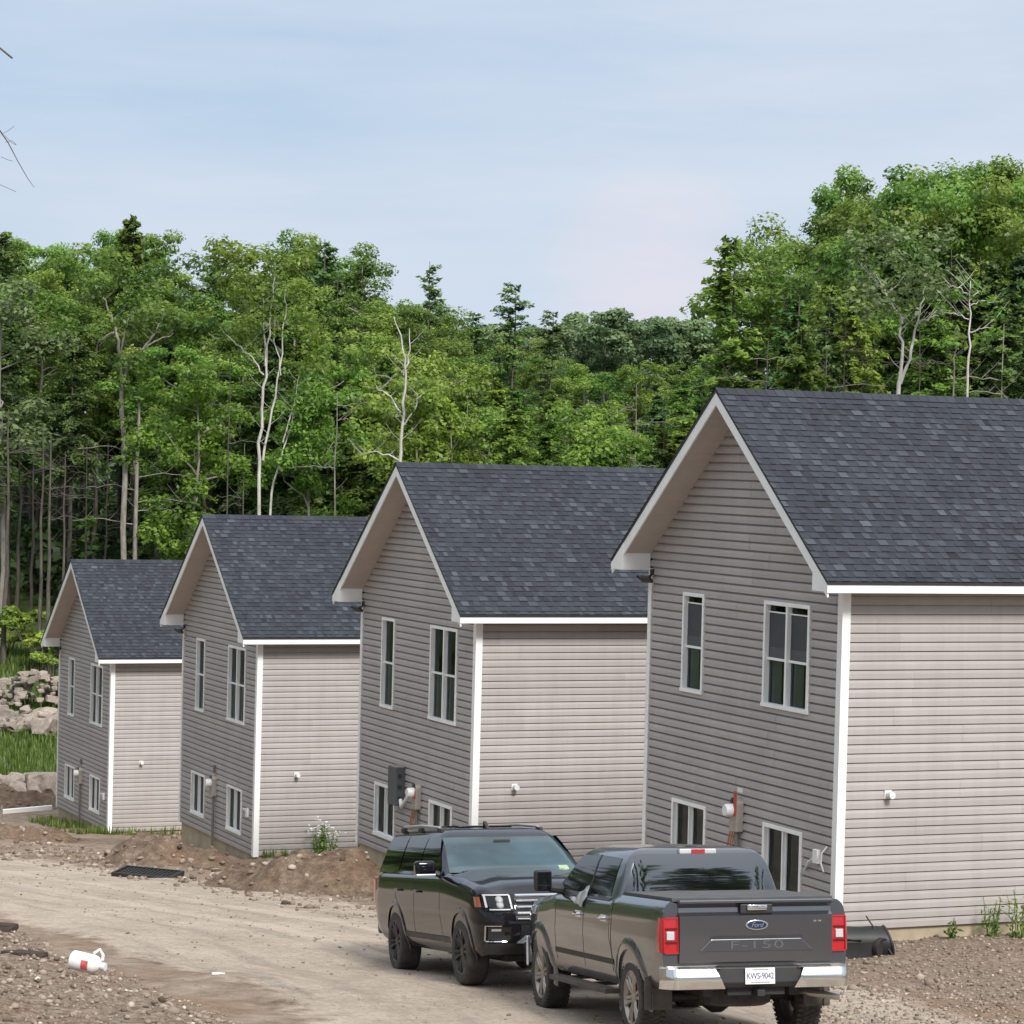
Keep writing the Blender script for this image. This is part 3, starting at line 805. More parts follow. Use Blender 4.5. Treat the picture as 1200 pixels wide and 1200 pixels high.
# ---- dark grey pickup
def make_truck():
    root = empty('pickup_truck', (2.583, 26.872, 8.265-7.0+.005))
    root.rotation_mode = 'XYZ'; root.rotation_euler = (-.121, 0, .243)
    tag(root, 'dark grey crew cab pickup with covered bed and chrome rear bumper, seen from behind', 'pickup truck')
    prof = [(0, .90), (.10, .945), (.30, .972), (.55, .985), (.80, .972), (.92, .950), (.97, .925), (1, .885)]
    zb = tab_fn([(0, .62), (.5, .56), (1.6, .50), (4.2, .50), (5.2, .46), (5.85, .50)])
    zt = tab_fn([(0, 1.43), (1.88, 1.43), (1.95, 1.40), (3.2, 1.385), (4.3, 1.37), (4.55, 1.33), (5.3, 1.26), (5.75, 1.18), (5.85, 1.12)])
    tp = lambda y: 1 - .13*max(0, (y-4.9)/.95)**2.2 - .02*max(0, (.5-y)/.5)**2
    levels = [(1.36, 1.90, 4.46, .915), (1.45, 1.905, 4.34, .885), (1.60, 1.915, 4.10, .835), (1.74, 1.935, 3.88, .785), (1.83, 1.965, 3.72, .735), (1.885, 2.03, 3.58, .665), (1.915, 2.20, 3.40, .52)]
    sh = Shell(prof, zb, zt, tp, levels)
    ys = [.12, .16, .3, .5, .72, .75] + [x/10 for x in range(8, 58)] + [5.78, 5.83, 5.86]
    P = M['truck_paint']
    hb = sh.hull(ys, lambda y, f: .035*(1-f) if y > 4.4 else (-.02 if y < 1.88 else .01))
    body = hb.build('body', P, root, angle=32, recalc=True)
    cut_arches(body, (1.23, 4.92), .43, .475, .60)
    cab = sh.green(.07, 1.935).build('cab', P, root, angle=40, recalc=True)
    G = M['car_glass']
    for sx in (-1, 1):
        sh.side_patch([(3.04, 1.405), (4.20, 1.42), (3.73, 1.80), (3.04, 1.815)], sx, .006).build('side_window', G, root, angle=40)
        sh.side_patch([(2.16, 1.405), (2.98, 1.405), (2.98, 1.815), (2.20, 1.80)], sx, .006).build('side_window', G, root, angle=40)
        sh.side_patch([(2.98, 1.40), (3.04, 1.40), (3.04, 1.82), (2.98, 1.82)], sx, .008, nu=1).build('pillar_trim', M['black_plastic'], root)
        strip(sh, root, [(2.10, 1.372), (4.2, 1.372)], .028, sx, 'belt_moulding', M['black_plastic'], .007)
        strip(sh, root, [(1.90, 1.35), (1.90, .56)], .016, sx, 'panel_gap', M['black_plastic'], .002)
        strip(sh, root, [(1.98, 1.36), (1.98, 1.0), (1.84, .72), (1.84, .55)], .011, sx, 'panel_gap', M['black_plastic'], .0025)
        strip(sh, root, [(3.0, 1.36), (3.0, .56)], .012, sx, 'panel_gap', M['black_plastic'], .002)
        strip(sh, root, [(4.18, 1.35), (4.18, .56)], .012, sx, 'panel_gap', M['black_plastic'], .002)
        strip(sh, root, [(1.84, .735), (4.2, .735)], .055, sx, 'body_moulding', M['black_plastic'], .006)
        strip(sh, root, [(1.9, 1.10), (4.3, 1.12)], .010, sx, 'crease_line', M['truck_paint'], .003)
        for ax in (1.23, 4.92): arch_lip(sh, root, ax, .43, .473, .60, sx, P, .020, -12 if ax > 2 else -20, 192)
        for yy in (2.20, 3.22):
            hd = MB(); x = sx*(sh.fx(yy, 1.17)+.03)
            hd.tube([(x-sx*.03, yy-.09, 1.175), (x, yy-.075, 1.175), (x+sx*.004, yy, 1.178), (x, yy+.075, 1.175), (x-sx*.03, yy+.09, 1.175)], [.016, .02, .021, .02, .016], 8)
            hd.box(x-sx*.03-.004, x-sx*.03+.004, yy-.11, yy+.11, 1.14, 1.21)
            hd.build('door_handle', M['chrome'], root, angle=40)
        mr = MB(); mx = sx*1.145
        mr.box(mx-.10, mx+.095, 4.02, 4.15, 1.39, 1.625)
        mi = mr.build('mirror', M['black_plastic'], root, bevel=.04, angle=40, seg=3)
        gl = MB(); gl.box(mx-.078, mx+.074, 4.012, 4.022, 1.465, 1.605); gl.box(mx-.078, mx+.074, 4.012, 4.022, 1.41, 1.455); gl.build('mirror_glass', M['car_glass'], mi)
        ar = MB(); ar.tube([(sx*.90, 4.12, 1.40), (sx*1.06, 4.10, 1.42)], [.05, .045], 8); ar.build('mirror_arm', M['black_plastic'], mi, angle=40)
        rb = MB(); rb.box(min(sx*.90, sx*1.06), max(sx*.90, sx*1.06), 1.86, 4.16, .405, .46)
        for yy in (2.0, 3.0, 4.0): rb.box(min(sx*.6, sx*.95), max(sx*.6, sx*.95), yy-.04, yy+.04, .41, .45)
        rb.build('running_board', M['dusty_plastic'], root, bevel=.012)
        # mud flap and tail lamp
        mf = MB(); mf.box(min(sx*.70, sx*.985), max(sx*.70, sx*.985), .655, .685, .33, .66); mf.build('mud_flap', M['dusty_plastic'], root, bevel=.006)
        tl = MB()
        x0, x1 = .805, .985
        def TL(u, v, sx=sx):                   # wraps from the rear face round to the flank
            z = .925 + .345*v
            if u < .55: x = x0 + (x1-.03-x0)*(u/.55); y = .105
            else:
                w = (u-.55)/.45; x = x1-.03+.037*min(1, w*3); y = .105 + .135*w + (-.02 if v > .8 else 0)*w
            x = min(x, sh.fx(max(y, .13), z)+.012)
            return (sx*x, y, z)
        tl.grid(TL, 12, 6); lamp = tl.build('tail_light', M['red_lens'], root, angle=50)
        w = MB(); w.box(*sorted((sx*.845, sx*.925)), .090, .104, 1.052, 1.136); w.build('reverse_lens', M['clear_lens'], lamp, bevel=.008)
        for z0 in (1.018, 1.152):
            rb_ = MB(); rb_.box(*sorted((sx*.815, sx*.95)), .094, .104, z0, z0+.018); rb_.build('lens_rib', M['red_dark'], lamp)
        fr = MB()
        for z0, z1 in ((.918, .932), (1.262, 1.276)): fr.box(*sorted((sx*.80, sx*.945)), .092, .106, z0, z1)
        for xx in (.803, .945): fr.box(*sorted((sx*xx, sx*(xx+.012))), .092, .106, .932, 1.262)
        fr.build('lamp_bezel', M['red_lens'], lamp)
    # rear window
    rw = MB()
    def RW(u, v):
        z = 1.44 + (1.850-1.44)*v; hw = .805 + (.685-.805)*v
        x = (2*u-1)*hw; e = max(0, abs(x)-.62); return (x, 1.893 + .045*v - .006*(1-(2*v-1)**2) + .9*e*e, z)
    rw.grid(RW, 26, 22); rw.build('rear_window', M['rear_glass'], root, angle=40)
    hl = MB(); hl.box(-.205, .205, 1.935, 2.08, 1.848, 1.900); t = hl.build('brake_light', M['clear_lens'], root, bevel=.012)
    rl = MB(); rl.box(-.075, .075, 1.926, 1.934, 1.852, 1.896); rl.build('red_lens', M['red_lens'], t)
    # bed cover
    bc = MB(); bc.box(-.845, .845, .17, 1.88, 1.425, 1.462)
    for k in range(1, 4): bc.box(-.845, .845, .17+.43*k-.006, .17+.43*k+.006, 1.458, 1.4665)
    bc.build('bed_cover', M['tonneau'], root, bevel=.01)
    # tailgate
    tg = MB()
    prf = [(.13, .815), (.085, .83), (.070, 1.02), (.062, 1.20), (.060, 1.285), (.072, 1.295), (.105, 1.32), (.112, 1.365), (.088, 1.395), (.045, 1.412), (.040, 1.43), (.075, 1.443), (.13, 1.443)]
    tg.prism(prf, lambda a, b: (-.798, a, b), lambda a, b: (.798, a, b)); tgo = tg.build('tailgate', P, root, angle=25, recalc=True)
    hd = MB(); hd.box(-.17, .17, .055, .10, 1.30, 1.40); q = hd.build('handle_bezel', M['black_plastic'], tgo, bevel=.015)
    hd = MB(); hd.box(-.105, .105, .030, .056, 1.335, 1.392); hd.build('handle', M['chrome'], tgo, bevel=.012, angle=40)
    pl = MB(); pl.prism([(-.60, .935), (.60, .935), (.47, 1.055), (-.47, 1.055)], lambda a, b: (a, .066, b), lambda a, b: (a, .092, b)); pl.build('raised_panel', P, tgo, bevel=.008)
    gr = MB(); gr.prism([(-.50, 1.058), (.50, 1.058), (.46, 1.088), (-.46, 1.088)], lambda a, b: (a, .0655, b), lambda a, b: (a, .075, b)); gr.build('recess', M['black_plastic'], tgo)
    text_mesh('F-150', .108, facing(0, .066, .993), 'lettering', M['letter_grey'], tgo, .004, 0, 1.12, 2.1)
    em = MB(); n = 40
    em.prism([(.118*cos(2*pi*i/n), 1.19+.049*sin(2*pi*i/n)) for i in range(n)], lambda a, b: (a, .050, b), lambda a, b: (a, .075, b)); e = em.build('emblem', M['chrome'], tgo, bevel=.004)
    em = MB(); em.prism([(.100*cos(2*pi*i/n), 1.19+.038*sin(2*pi*i/n)) for i in range(n)], lambda a, b: (a, .0475, b), lambda a, b: (a, .06, b)); em.build('emblem_field', M['emblem_blue'], e)
    text_mesh('Ford', .070, facing(0, .047, 1.19), 'lettering', M['chrome'], e, .002, .35, .9)
    bd = MB(); bd.box(.60, .63, .060, .068, 1.215, 1.23); bd.box(.65, .68, .060, .068, 1.215, 1.23); bd.build('badge', M['chrome'], tgo)
    # chrome bumper in two wings around a dark centre
    cb = MB()
    cb.prism([(.16, .60), (.02, .58), (-.01, .63), (.0, .78), (.16, .80)], lambda a, b: (-.44, a, b), lambda a, b: (.44, a, b))
    bmp = cb.build('bumper', M['black_plastic'], root, bevel=.01, recalc=True)
    for sx in (-1, 1):
        def WG(u, v, sx=sx):
            z = .575 + .195*v
            xin = .36 + .10*v
            x = xin + (.985-xin)*u
            y = -.055 + .03*abs(v-.5)*2 + .20*max(0, (u-.80)/.2)**2
            return (sx*x, y, z)
        wg = MB(); wg.grid(WG, 16, 6); wg.build('bumper_wing', M['chrome'], bmp, angle=50)
        st = MB()
        def SP(u, v, sx=sx): x = .40 + (.985-.40)*u; return (sx*x, -.025 + (.20*max(0, (u-.8)/.2)**2)*(1-v) + .17*v, .772 + .028*v)
        st.grid(SP, 14, 2); st.build('step_pad', M['dull_chrome'], bmp, angle=50)
    pt = MB(); pt.box(-.155, .155, -.030, -.020, .615, .775); pq = pt.build('licence_plate', M['plate'], root, bevel=.003)
    text_mesh('KWS-9042', .085, facing(0, -.031, .693), 'lettering', M['ink'], pq, .0008, 0, .95, .78)
    for k, (xa, xb, zz) in enumerate(((-.085, .085, .757), (-.10, .10, .633))): tn = MB(); tn.box(xa, xb, -.0315, -.0295, zz-.006, zz+.006); tn.build('plate_band', M['silver'], pq)
    # underside
    ch = MB()
    for x in (-.45, .45): ch.box(x-.05, x+.05, .25, 5.5, .48, .60)
    ch.box(-.6, .6, .3, 1.9, .60, .64); ch.box(-.5, .5, 4.2, 5.6, .38, .6); ch.box(-.35, .35, 2.0, 4.2, .36, .5)
    ch.build('chassis', M['dark_metal'], root)
    ax = MB(); ax.tube([(-.75, 1.23, .41), (.75, 1.23, .41)], .055, 10); ax.lathe([(0, -.16), (.10, -.14), (.16, -.05), (.16, .05), (.10, .14), (0, .16)], Matrix.Translation((-.05, 1.23, .40)), 16)
    ax.build('rear_axle', M['dark_metal'], root, angle=40)
    sp = MB(); sp.lathe([(0, -.1), (.30, -.1), (.36, -.07), (.36, .07), (.30, .1), (0, .1)], Matrix.Translation((-.05, .62, .47)) @ Matrix.Rotation(pi/2, 4, 'Y'), 28)
    sp.build('spare_wheel', M['rubber'], root, angle=40)
    ex = MB(); ex.tube([(.62, 1.9, .46), (.66, .9, .50), (.75, .55, .47), (1.0, .42, .44)], .04, 10); ex.build('exhaust_pipe', M['dull_chrome'], root, angle=40)
    ht = MB(); ht.box(-.04, .04, -.06, .2, .50, .56); ht.box(-.30, .30, .10, .2, .50, .58); ht.build('tow_hitch', M['black_plastic'], root, bevel=.005)
    fb = MB(); fb.prism([(5.80, .44), (5.93, .50), (5.95, .70), (5.82, .80)], lambda a, b: (-.9, a, b), lambda a, b: (.9, a, b)); fb.build('front_bumper', M['chrome'], root, bevel=.02, recalc=True)
    gg = MB(); gg.box(-.62, .62, 5.84, 5.88, .80, 1.10); gg.build('grille', M['chrome'], root, bevel=.01)
    for sx in (-1, 1):
        hl = MB(); hl.box(*sorted((sx*.62, sx*.84)), 5.74, 5.87, .82, 1.10); hl.build('headlight', M['clear_lens'], root, bevel=.02)
        for yy in (1.23, 4.92): make_wheel(root, sx*.835, yy, .41, .275, sx, M['rim'], 'twin')
    ws = MB()
    def WS(u, v): z = 1.40 + .45*v; hw = .80 - .18*v; x = (2*u-1)*hw; return (x, sh.face_y(x, z, .07)+.008, z)
    ws.grid(WS, 24, 22); ws.build('windshield', G, root, angle=40)
    # pale crumpled patch along the edge of the front door window
    rg = MB(); rr = random.Random(5)
    def RG(u, v):
        y = 3.02 + .62*u*(1-.3*v) ; z = 1.30 + (.19*(1-u) + .02)*v + .03*u - .05*(1-u)*(1-v)
        return (-(max(sh.fx(y, min(z, 1.36)) if z < 1.37 else sh.gx(z), .5) + .014 + .03*abs(noise.noise(Vector((y*9, z*9, 2))))), y, z + .03*noise.noise(Vector((y*7, z*7, 5))))
    rg.grid(RG, 14, 8); o = rg.build('window_patch', M['clear_lens'], root, angle=20)
    return root

# ---- black full-size SUV
def make_suv():
    root = empty('suv', (-.45, 37.08, .045)); root.scale = (1.03, 1.03, 1.03); root.rotation_euler = (.136, 0, 3.424)
    tag(root, 'black full size SUV with roof rails and chrome barred grille, parked facing the pickup', 'suv')
    prof = [(0, .88), (.08, .93), (.25, .962), (.5, .985), (.75, .975), (.9, .955), (.97, .93), (1, .88)]
    FR = 4.26
    zb = tab_fn([(-1.35, .52), (-1.0, .42), (-.5, .36), (3.8, .36), (4.26, .42)])
    zt = tab_fn([(-1.35, 1.24), (-1.0, 1.30), (2.3, 1.32), (2.6, 1.305), (3.4, 1.235), (3.95, 1.165), (4.15, 1.10), (4.26, .99)])
    def tp(y):
        if y > 3.72: return (.70 + .285*sqrt(max(0, 1 - ((y-3.72)/(FR-3.72))**2)))/.985
        if y < -1.05: return 1 - .10*((-1.05-y)/.3)**2
        return 1
    yf = lambda x: FR if abs(x) <= .70 else 3.72 + (FR-3.72)*sqrt(max(0, 1-((abs(x)-.70)/.285)**2))
    levels = [(1.285, -1.24, 2.46, .925), (1.40, -1.22, 2.22, .885), (1.55, -1.17, 1.97, .84), (1.68, -1.11, 1.74, .79), (1.765, -1.05, 1.58, .745), (1.825, -.98, 1.44, .68), (1.865, -.86, 1.22, .56)]
    sh = Shell(prof, zb, zt, tp, levels)
    ys = [-1.35, -1.32, -1.25, -1.1, -.95, -.8] + [x/10 for x in range(-7, 38)] + [3.8, 3.9, 3.98, 4.05, 4.11, 4.16, 4.20, 4.23, 4.25, 4.26]
    P = M['suv_paint']
    def crown(y, f):
        if y < 2.4: return .005
        base = .045*(1-f**2) * smooth(4.3, 3.9, y)
        return base + (.018 if f < .7 else 0) * smooth(4.15, 3.6, y)
    hb = sh.hull(ys, crown); body = hb.build('body', P, root, angle=30, recalc=True)
    cut_arches(body, (0, 3.27), .42, .455, .60)
    sh.green(.13, 1.90).build('cab', P, root, angle=42, recalc=True)
    G = M['car_glass']
    for sx in (-1, 1):
        sh.side_patch([(1.02, 1.325), (2.16, 1.335), (1.62, 1.755), (1.02, 1.775)], sx, .006).build('side_window', G, root, angle=40)
        sh.side_patch([(.02, 1.325), (.98, 1.325), (.98, 1.775), (.02, 1.775)], sx, .006).build('side_window', G, root, angle=40)
        sh.side_patch([(-1.08, 1.33), (-.04, 1.325), (-.04, 1.775), (-.92, 1.755)], sx, .006).build('side_window', G, root, angle=40)
        strip(sh, root, [(-1.1, 1.297), (2.1, 1.302)], .022, sx, 'belt_moulding', M['silver'], .006)
        for pts in ([(1.0, 1.28), (1.0, .46)], [(2.28, 1.28), (2.3, .9), (2.42, .46)], [(.02, 1.28), (.02, 1.0), (.36, .75), (.40, .46)]):
            strip(sh, root, pts, .011, sx, 'panel_gap', M['black_plastic'], .002)
        strip(sh, root, [(.5, .52), (2.8, .52)], .07, sx, 'sill_moulding', M['dusty_plastic'], .008)
        strip(sh, root, [(-.9, 1.16), (2.9, 1.14)], .010, sx, 'crease_line', P, .003)
        for ax in (0, 3.27): arch_lip(sh, root, ax, .42, .446, .515, sx, P, .016, -14, 194)
        for yy in (.20, 1.20):
            hd = MB(); x = sx*(sh.fx(yy, 1.08)+.028)
            hd.tube([(x-sx*.03, yy-.10, 1.08), (x, yy-.08, 1.08), (x+sx*.004, yy, 1.083), (x, yy+.08, 1.08), (x-sx*.03, yy+.10, 1.08)], [.014, .018, .019, .018, .014], 8)
            hd.build('door_handle', P, root, angle=40)
        mr = MB(); mx = sx*1.10
        mr.box(mx-.13, mx+.13, 1.98, 2.14, 1.30, 1.475); mi = mr.build('mirror', P, root, bevel=.05, angle=40, seg=3)
        tr = MB(); tr.box(mx-.125, mx+.125, 1.99, 2.135, 1.285, 1.31); tr.build('mirror_trim', M['silver'], mi, bevel=.008)
        ar = MB(); ar.tube([(sx*.90, 2.08, 1.30), (sx*1.02, 2.07, 1.33)], [.04, .04], 8); ar.build('mirror_arm', M['black_plastic'], mi, angle=40)
        rl = MB(); xr = sx*.66
        rl.tube([(xr, -.82, 1.82), (xr, -.68, 1.885), (xr, .2, 1.900), (xr, 1.12, 1.878), (xr, 1.26, 1.81)], [.022, .02, .02, .02, .024], 8)
        ro = rl.build('roof_rail', M['silver'], root, angle=40)
        ft = MB()
        for yy in (-.74, .2, 1.18): ft.box(xr-.025, xr+.025, yy-.09, yy+.09, 1.78, 1.872)
        ft.build('rail_foot', M['black_plastic'], ro, bevel=.012)
        # head lamp wrapping round the corner
        def front(x0, x1, z0, z1, off, skew=0, nu=10, nv=4, sx=sx, dz=0):
            mb = MB()
            def Pf(u, v):
                x = x0 + (x1-x0)*u + skew*v; z = z0 + (z1-z0)*v + dz*u
                q = sh.zt(yf(x))
                return (sx*x, yf(x)+off - .05*smooth(.95, 1.15, z), z)
            mb.grid(Pf, nu, nv); return mb
        lm = front(.575, .93, .905, 1.10, .010, 0, 14, 5).build('headlight', M['car_glass'], root, angle=50)
        dr = MB(); 
        for (x0, x1, z0, z1) in ((.61, .90, 1.085, 1.10), (.63, .86, .918, .932), (.60, .622, .93, 1.09), (.875, .895, .95, 1.085)):
            s2 = front(x0, x1, z0, z1, .022, 0, 6, 1); dr.add(s2.v, s2.f)
        dr.build('lamp_outline', M['clear_lens'], lm, angle=50)
        pj = MB()
        for (x, z) in ((.74, 1.035), (.74, .975)): 
            pj.lathe([(0, .03), (.032, .02), (.046, 0), (.046, -.03)], Matrix.Translation((sx*x, yf(x)+.004, z)) @ Matrix.Rotation(pi/2, 4, 'Z'), 16)
        pj.build('lamp_projector', M['silver'], lm, angle=40)
        front(.925, .968, .95, 1.07, .014, 0, 5, 2).build('side_marker', M['amber'], root, angle=50)
        fg = MB()
        for (x0, x1, z0, z1) in ((.74, .905, .728, .738), (.893, .906, .56, .728), (.66, .893, .548, .560)):
            s2 = front(x0, x1, z0, z1, .016, 0, 8, 1); fg.add(s2.v, s2.f)
        fo = fg.build('fog_lamp_bezel', M['chrome'], root, angle=50)
        front(.62, .87, .57, .72, .006, 0, 8, 2).build('fog_recess', M['black_plastic'], fo, angle=50)
        front(.74, .84, .672, .700, .020, 0, 6, 1).build('fog_lamp', M['clear_lens'], fo, angle=50)
        make_wheel(root, sx*.85, 0, .405, .285, sx, M['black_rim'], 'split', False); make_wheel(root, sx*.85, 3.27, .405, .285, sx, M['black_rim'], 'split', False)
        tl = MB(); tl.box(*sorted((sx*.80, sx*.95)), -1.36, -1.20, .85, 1.22); tl.build('tail_light', M['red_lens'], root, bevel=.03)
    # grille of chrome bars
    gb = MB(); gb.box(-.565, .565, FR-.02, FR+.012, .79, 1.10); g = gb.build('grille', M['black_plastic'], root, bevel=.01)
    for z in (.815, .885, .955, 1.025, 1.085):
        b = MB()
        def GB(u, v, z=z): x = -.55+1.1*u; return (x, FR+.018+.022*sin(pi*v)-.0*abs(x), z-.018+.034*v)
        b.grid(GB, 2, 4); b.build('grille_bar', M['chrome'], g, angle=60)
    em = MB(); n = 32
    em.prism([(.115*cos(2*pi*i/n), .955+.05*sin(2*pi*i/n)) for i in range(n)], lambda a, b: (a, FR+.03, b), lambda a, b: (a, FR+.055, b)); e = em.build('emblem', M['chrome'], g)
    em = MB(); em.prism([(.10*cos(2*pi*i/n), .955+.04*sin(2*pi*i/n)) for i in range(n)], lambda a, b: (a, FR+.05, b), lambda a, b: (a, FR+.058, b)); em.build('emblem_field', M['emblem_blue'], e)
    text_mesh('Ford', .07, Matrix(((-1, 0, 0, 0), (0, 0, 1, FR+.058), (0, 1, 0, .955), (0, 0, 0, 1))), 'lettering', M['chrome'], e, .002, .35, .9)
    cam_ = MB()
    for sx in (-1, 1):
        pass
    bp = MB()
    def BP(u, v): x = -.90+1.8*u; z = .40+.13*v; return (x, yf(x)+.03-.03*v, z)
    bp.grid(BP, 24, 3); bp.build('lower_lip', M['black_plastic'], root, angle=60)
    sk = MB(); sk.prism([(-.30, .47), (.30, .47), (.42, .53), (.55, .53), (.44, .62), (.36, .62), (.27, .565), (-.27, .565), (-.36, .62), (-.44, .62), (-.55, .53), (-.42, .53)], lambda a, b: (a, FR+.03, b), lambda a, b: (a, FR-.02, b))
    sk.build('skid_plate', M['silver'], root)
    ig = MB(); ig.box(-.50, .50, FR-.01, FR+.006, .56, .74); ig.build('lower_grille', M['black_plastic'], root)
    # windscreen, wipers, what lies on the dashboard
    ws = MB()
    def WS(u, v): z = 1.325 + .43*v; hw = .855 - .125*v; x = (2*u-1)*hw; return (x, sh.face_y(x, z, .13)+.010, z)
    ws.grid(WS, 30, 22); wso = ws.build('windshield', M['windshield'], root, angle=60)
    mi = MB(); z = 1.70; y = sh.gy1(z)+.018; mi.box(-.11, .11, y, y+.004, z-.02, z+.02); mi.build('rear_view_mirror', M['black_plastic'], wso)
    stk = MB(); 
    for (x0, x1, z0, z1) in ((-.70, -.58, 1.345, 1.395),): stk.grid(lambda u, v: (x0+(x1-x0)*u, sh.gy1(z0+(z1-z0)*v)+.016-.03, z0+(z1-z0)*v), 2, 2)
    stk.v = [(x, y+.028, z) for x, y, z in stk.v]; stk.build('paper_pass', plain('pass_green', (.36, .46, .30), .7), wso)
    for x0, x1 in ((.70, .08), (.0, -.62)):
        wp = MB(); wp.tube([(x0, sh.gy1(1.335)+.03, 1.335), ((x0+x1)/2, sh.gy1(1.355)+.03, 1.352), (x1, sh.gy1(1.35)+.03, 1.345)], .014, 6); wp.build('wiper', M['black_plastic'], root, angle=50)
    cw = MB(); cw.grid(lambda u, v: ((2*u-1)*.84, 2.36+.12*v+.03*(1-abs(2*u-1)), 1.325+.002-.0*v), 10, 1); cw.build('cowl', M['black_plastic'], root)
    an = MB(); an.prism([(1.0, 1.885), (1.20, 1.86), (1.06, 1.94), (1.02, 1.955)], lambda a, b: (-.02, a-.1, b), lambda a, b: (.02, a-.1, b)); an.build('antenna', M['black_plastic'], root, recalc=True)
    sr = MB(); sr.box(-.36, .36, .1, .95, 1.87, 1.899); sr.build('sunroof', M['car_glass'], root, bevel=.01)
    uc = MB(); uc.box(-.6, .6, -1.0, 4.0, .30, .42); uc.build('chassis', M['dark_metal'], root, bevel=.03)
    rb = MB(); rb.box(-.88, .88, -1.42, -1.2, .45, .72); rb.build('rear_bumper', M['black_plastic'], root, bevel=.04)
    rw = MB(); rw.grid(lambda u, v: ((2*u-1)*(.78-.1*v), sh.gy0(1.36+.38*v)-.008, 1.36+.38*v), 8, 5); rw.build('rear_window', G, root, angle=50)
    def lean(o):
        for ch in o.children:
            if ch.name.startswith('wheel') and not ch.name.startswith('wheel_arch'): continue
            if ch.type == 'MESH':
                for v in ch.data.vertices:
                    x, y, z = v.co
                    if y > 3.5: v.co.y = y - smooth(3.6, 4.26, y)*(.15*smooth(.86, 1.18, z) + .12*smooth(.60, .36, z)) - .05*smooth(3.9, 4.26, y)*smooth(.74, .66, z)*smooth(.50, .58, z)
            lean(ch)
    lean(root)
    return root
make_truck(); make_suv()
#@@VEND
#@@TREES
# ------------------------------------------------------------------ trees
def leaf_mat(name, dark, light, tip, trans=.30):
    m = bpy.data.materials.new(name); m.use_nodes = True; nt = m.node_tree
    for n in list(nt.nodes): nt.nodes.remove(n)
    out = N(nt, 'ShaderNodeOutputMaterial'); a = N(nt, 'ShaderNodeVertexColor', layer_name='tone')
    oi = N(nt, 'ShaderNodeObjectInfo')
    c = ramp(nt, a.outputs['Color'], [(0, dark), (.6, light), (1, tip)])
    hs = N(nt, 'ShaderNodeHueSaturation')
    h = N(nt, 'ShaderNodeMapRange'); h.inputs['To Min'].default_value = .470; h.inputs['To Max'].default_value = .515; nt.links.new(oi.outputs['Random'], h.inputs[0])
    w = N(nt, 'ShaderNodeTexWhiteNoise'); w.noise_dimensions = '1D'; nt.links.new(oi.outputs['Random'], w.inputs['W'])
    v = N(nt, 'ShaderNodeMapRange'); v.inputs['To Min'].default_value = .72; v.inputs['To Max'].default_value = 1.22; nt.links.new(w.outputs['Value'], v.inputs[0])
    nt.links.new(h.outputs[0], hs.inputs['Hue']); nt.links.new(v.outputs[0], hs.inputs['Value']); nt.links.new(c, hs.inputs['Color'])
    d = N(nt, 'ShaderNodeBsdfDiffuse'); t = N(nt, 'ShaderNodeBsdfTranslucent'); g = N(nt, 'ShaderNodeBsdfGlossy'); g.inputs['Roughness'].default_value = .5
    mx = N(nt, 'ShaderNodeMixShader'); mx.inputs[0].default_value = trans
    m2 = N(nt, 'ShaderNodeMixShader'); m2.inputs[0].default_value = .035
    nt.links.new(hs.outputs[0], d.inputs[0]); nt.links.new(hs.outputs[0], t.inputs[0])
    nt.links.new(d.outputs[0], mx.inputs[1]); nt.links.new(t.outputs[0], mx.inputs[2])
    nt.links.new(mx.outputs[0], m2.inputs[1]); nt.links.new(g.outputs[0], m2.inputs[2]); nt.links.new(m2.outputs[0], out.inputs[0])
    return m
M['leaf_green'] = leaf_mat('leaf_green', (.050, .110, .020), (.180, .322, .052), (.335, .480, .098), .50)
M['leaf_yellow'] = leaf_mat('leaf_yellow', (.060, .120, .020), (.198, .335, .048), (.350, .490, .090), .50)
M['needle'] = leaf_mat('needle', (.044, .086, .030), (.120, .220, .056), (.230, .360, .085), .42)
M['leaf_hazed'] = leaf_mat('leaf_hazed', (.07, .115, .06), (.17, .265, .115), (.28, .37, .165), .4)  # paler, greyer leaf colour paints in the haze of distance
M['leaf_grey'] = leaf_mat('leaf_grey', (.07, .105, .045), (.21, .295, .105), (.34, .43, .18), .40)
def bark_mat(name, lo, hi):
    m, nt, b = mat(name)
    f = noise_tex(nt, coords(nt, (5, 5, 1.2)), 1.5, 6, .7)
    nt.links.new(ramp(nt, f, [(.35, lo), (.65, hi)]), b.inputs['Base Color']); b.inputs['Roughness'].default_value = .9
    bump(nt, b, f, .4, .03); return m
M['bark'] = bark_mat('bark', (.055, .045, .038), (.14, .12, .10))
M['bark_grey'] = bark_mat('bark_grey', (.17, .148, .125), (.34, .305, .27))
M['bark_birch'] = bark_mat('bark_birch', (.36, .335, .30), (.66, .63, .57))
M['dead_wood'] = bark_mat('dead_wood', (.14, .12, .10), (.34, .31, .27))

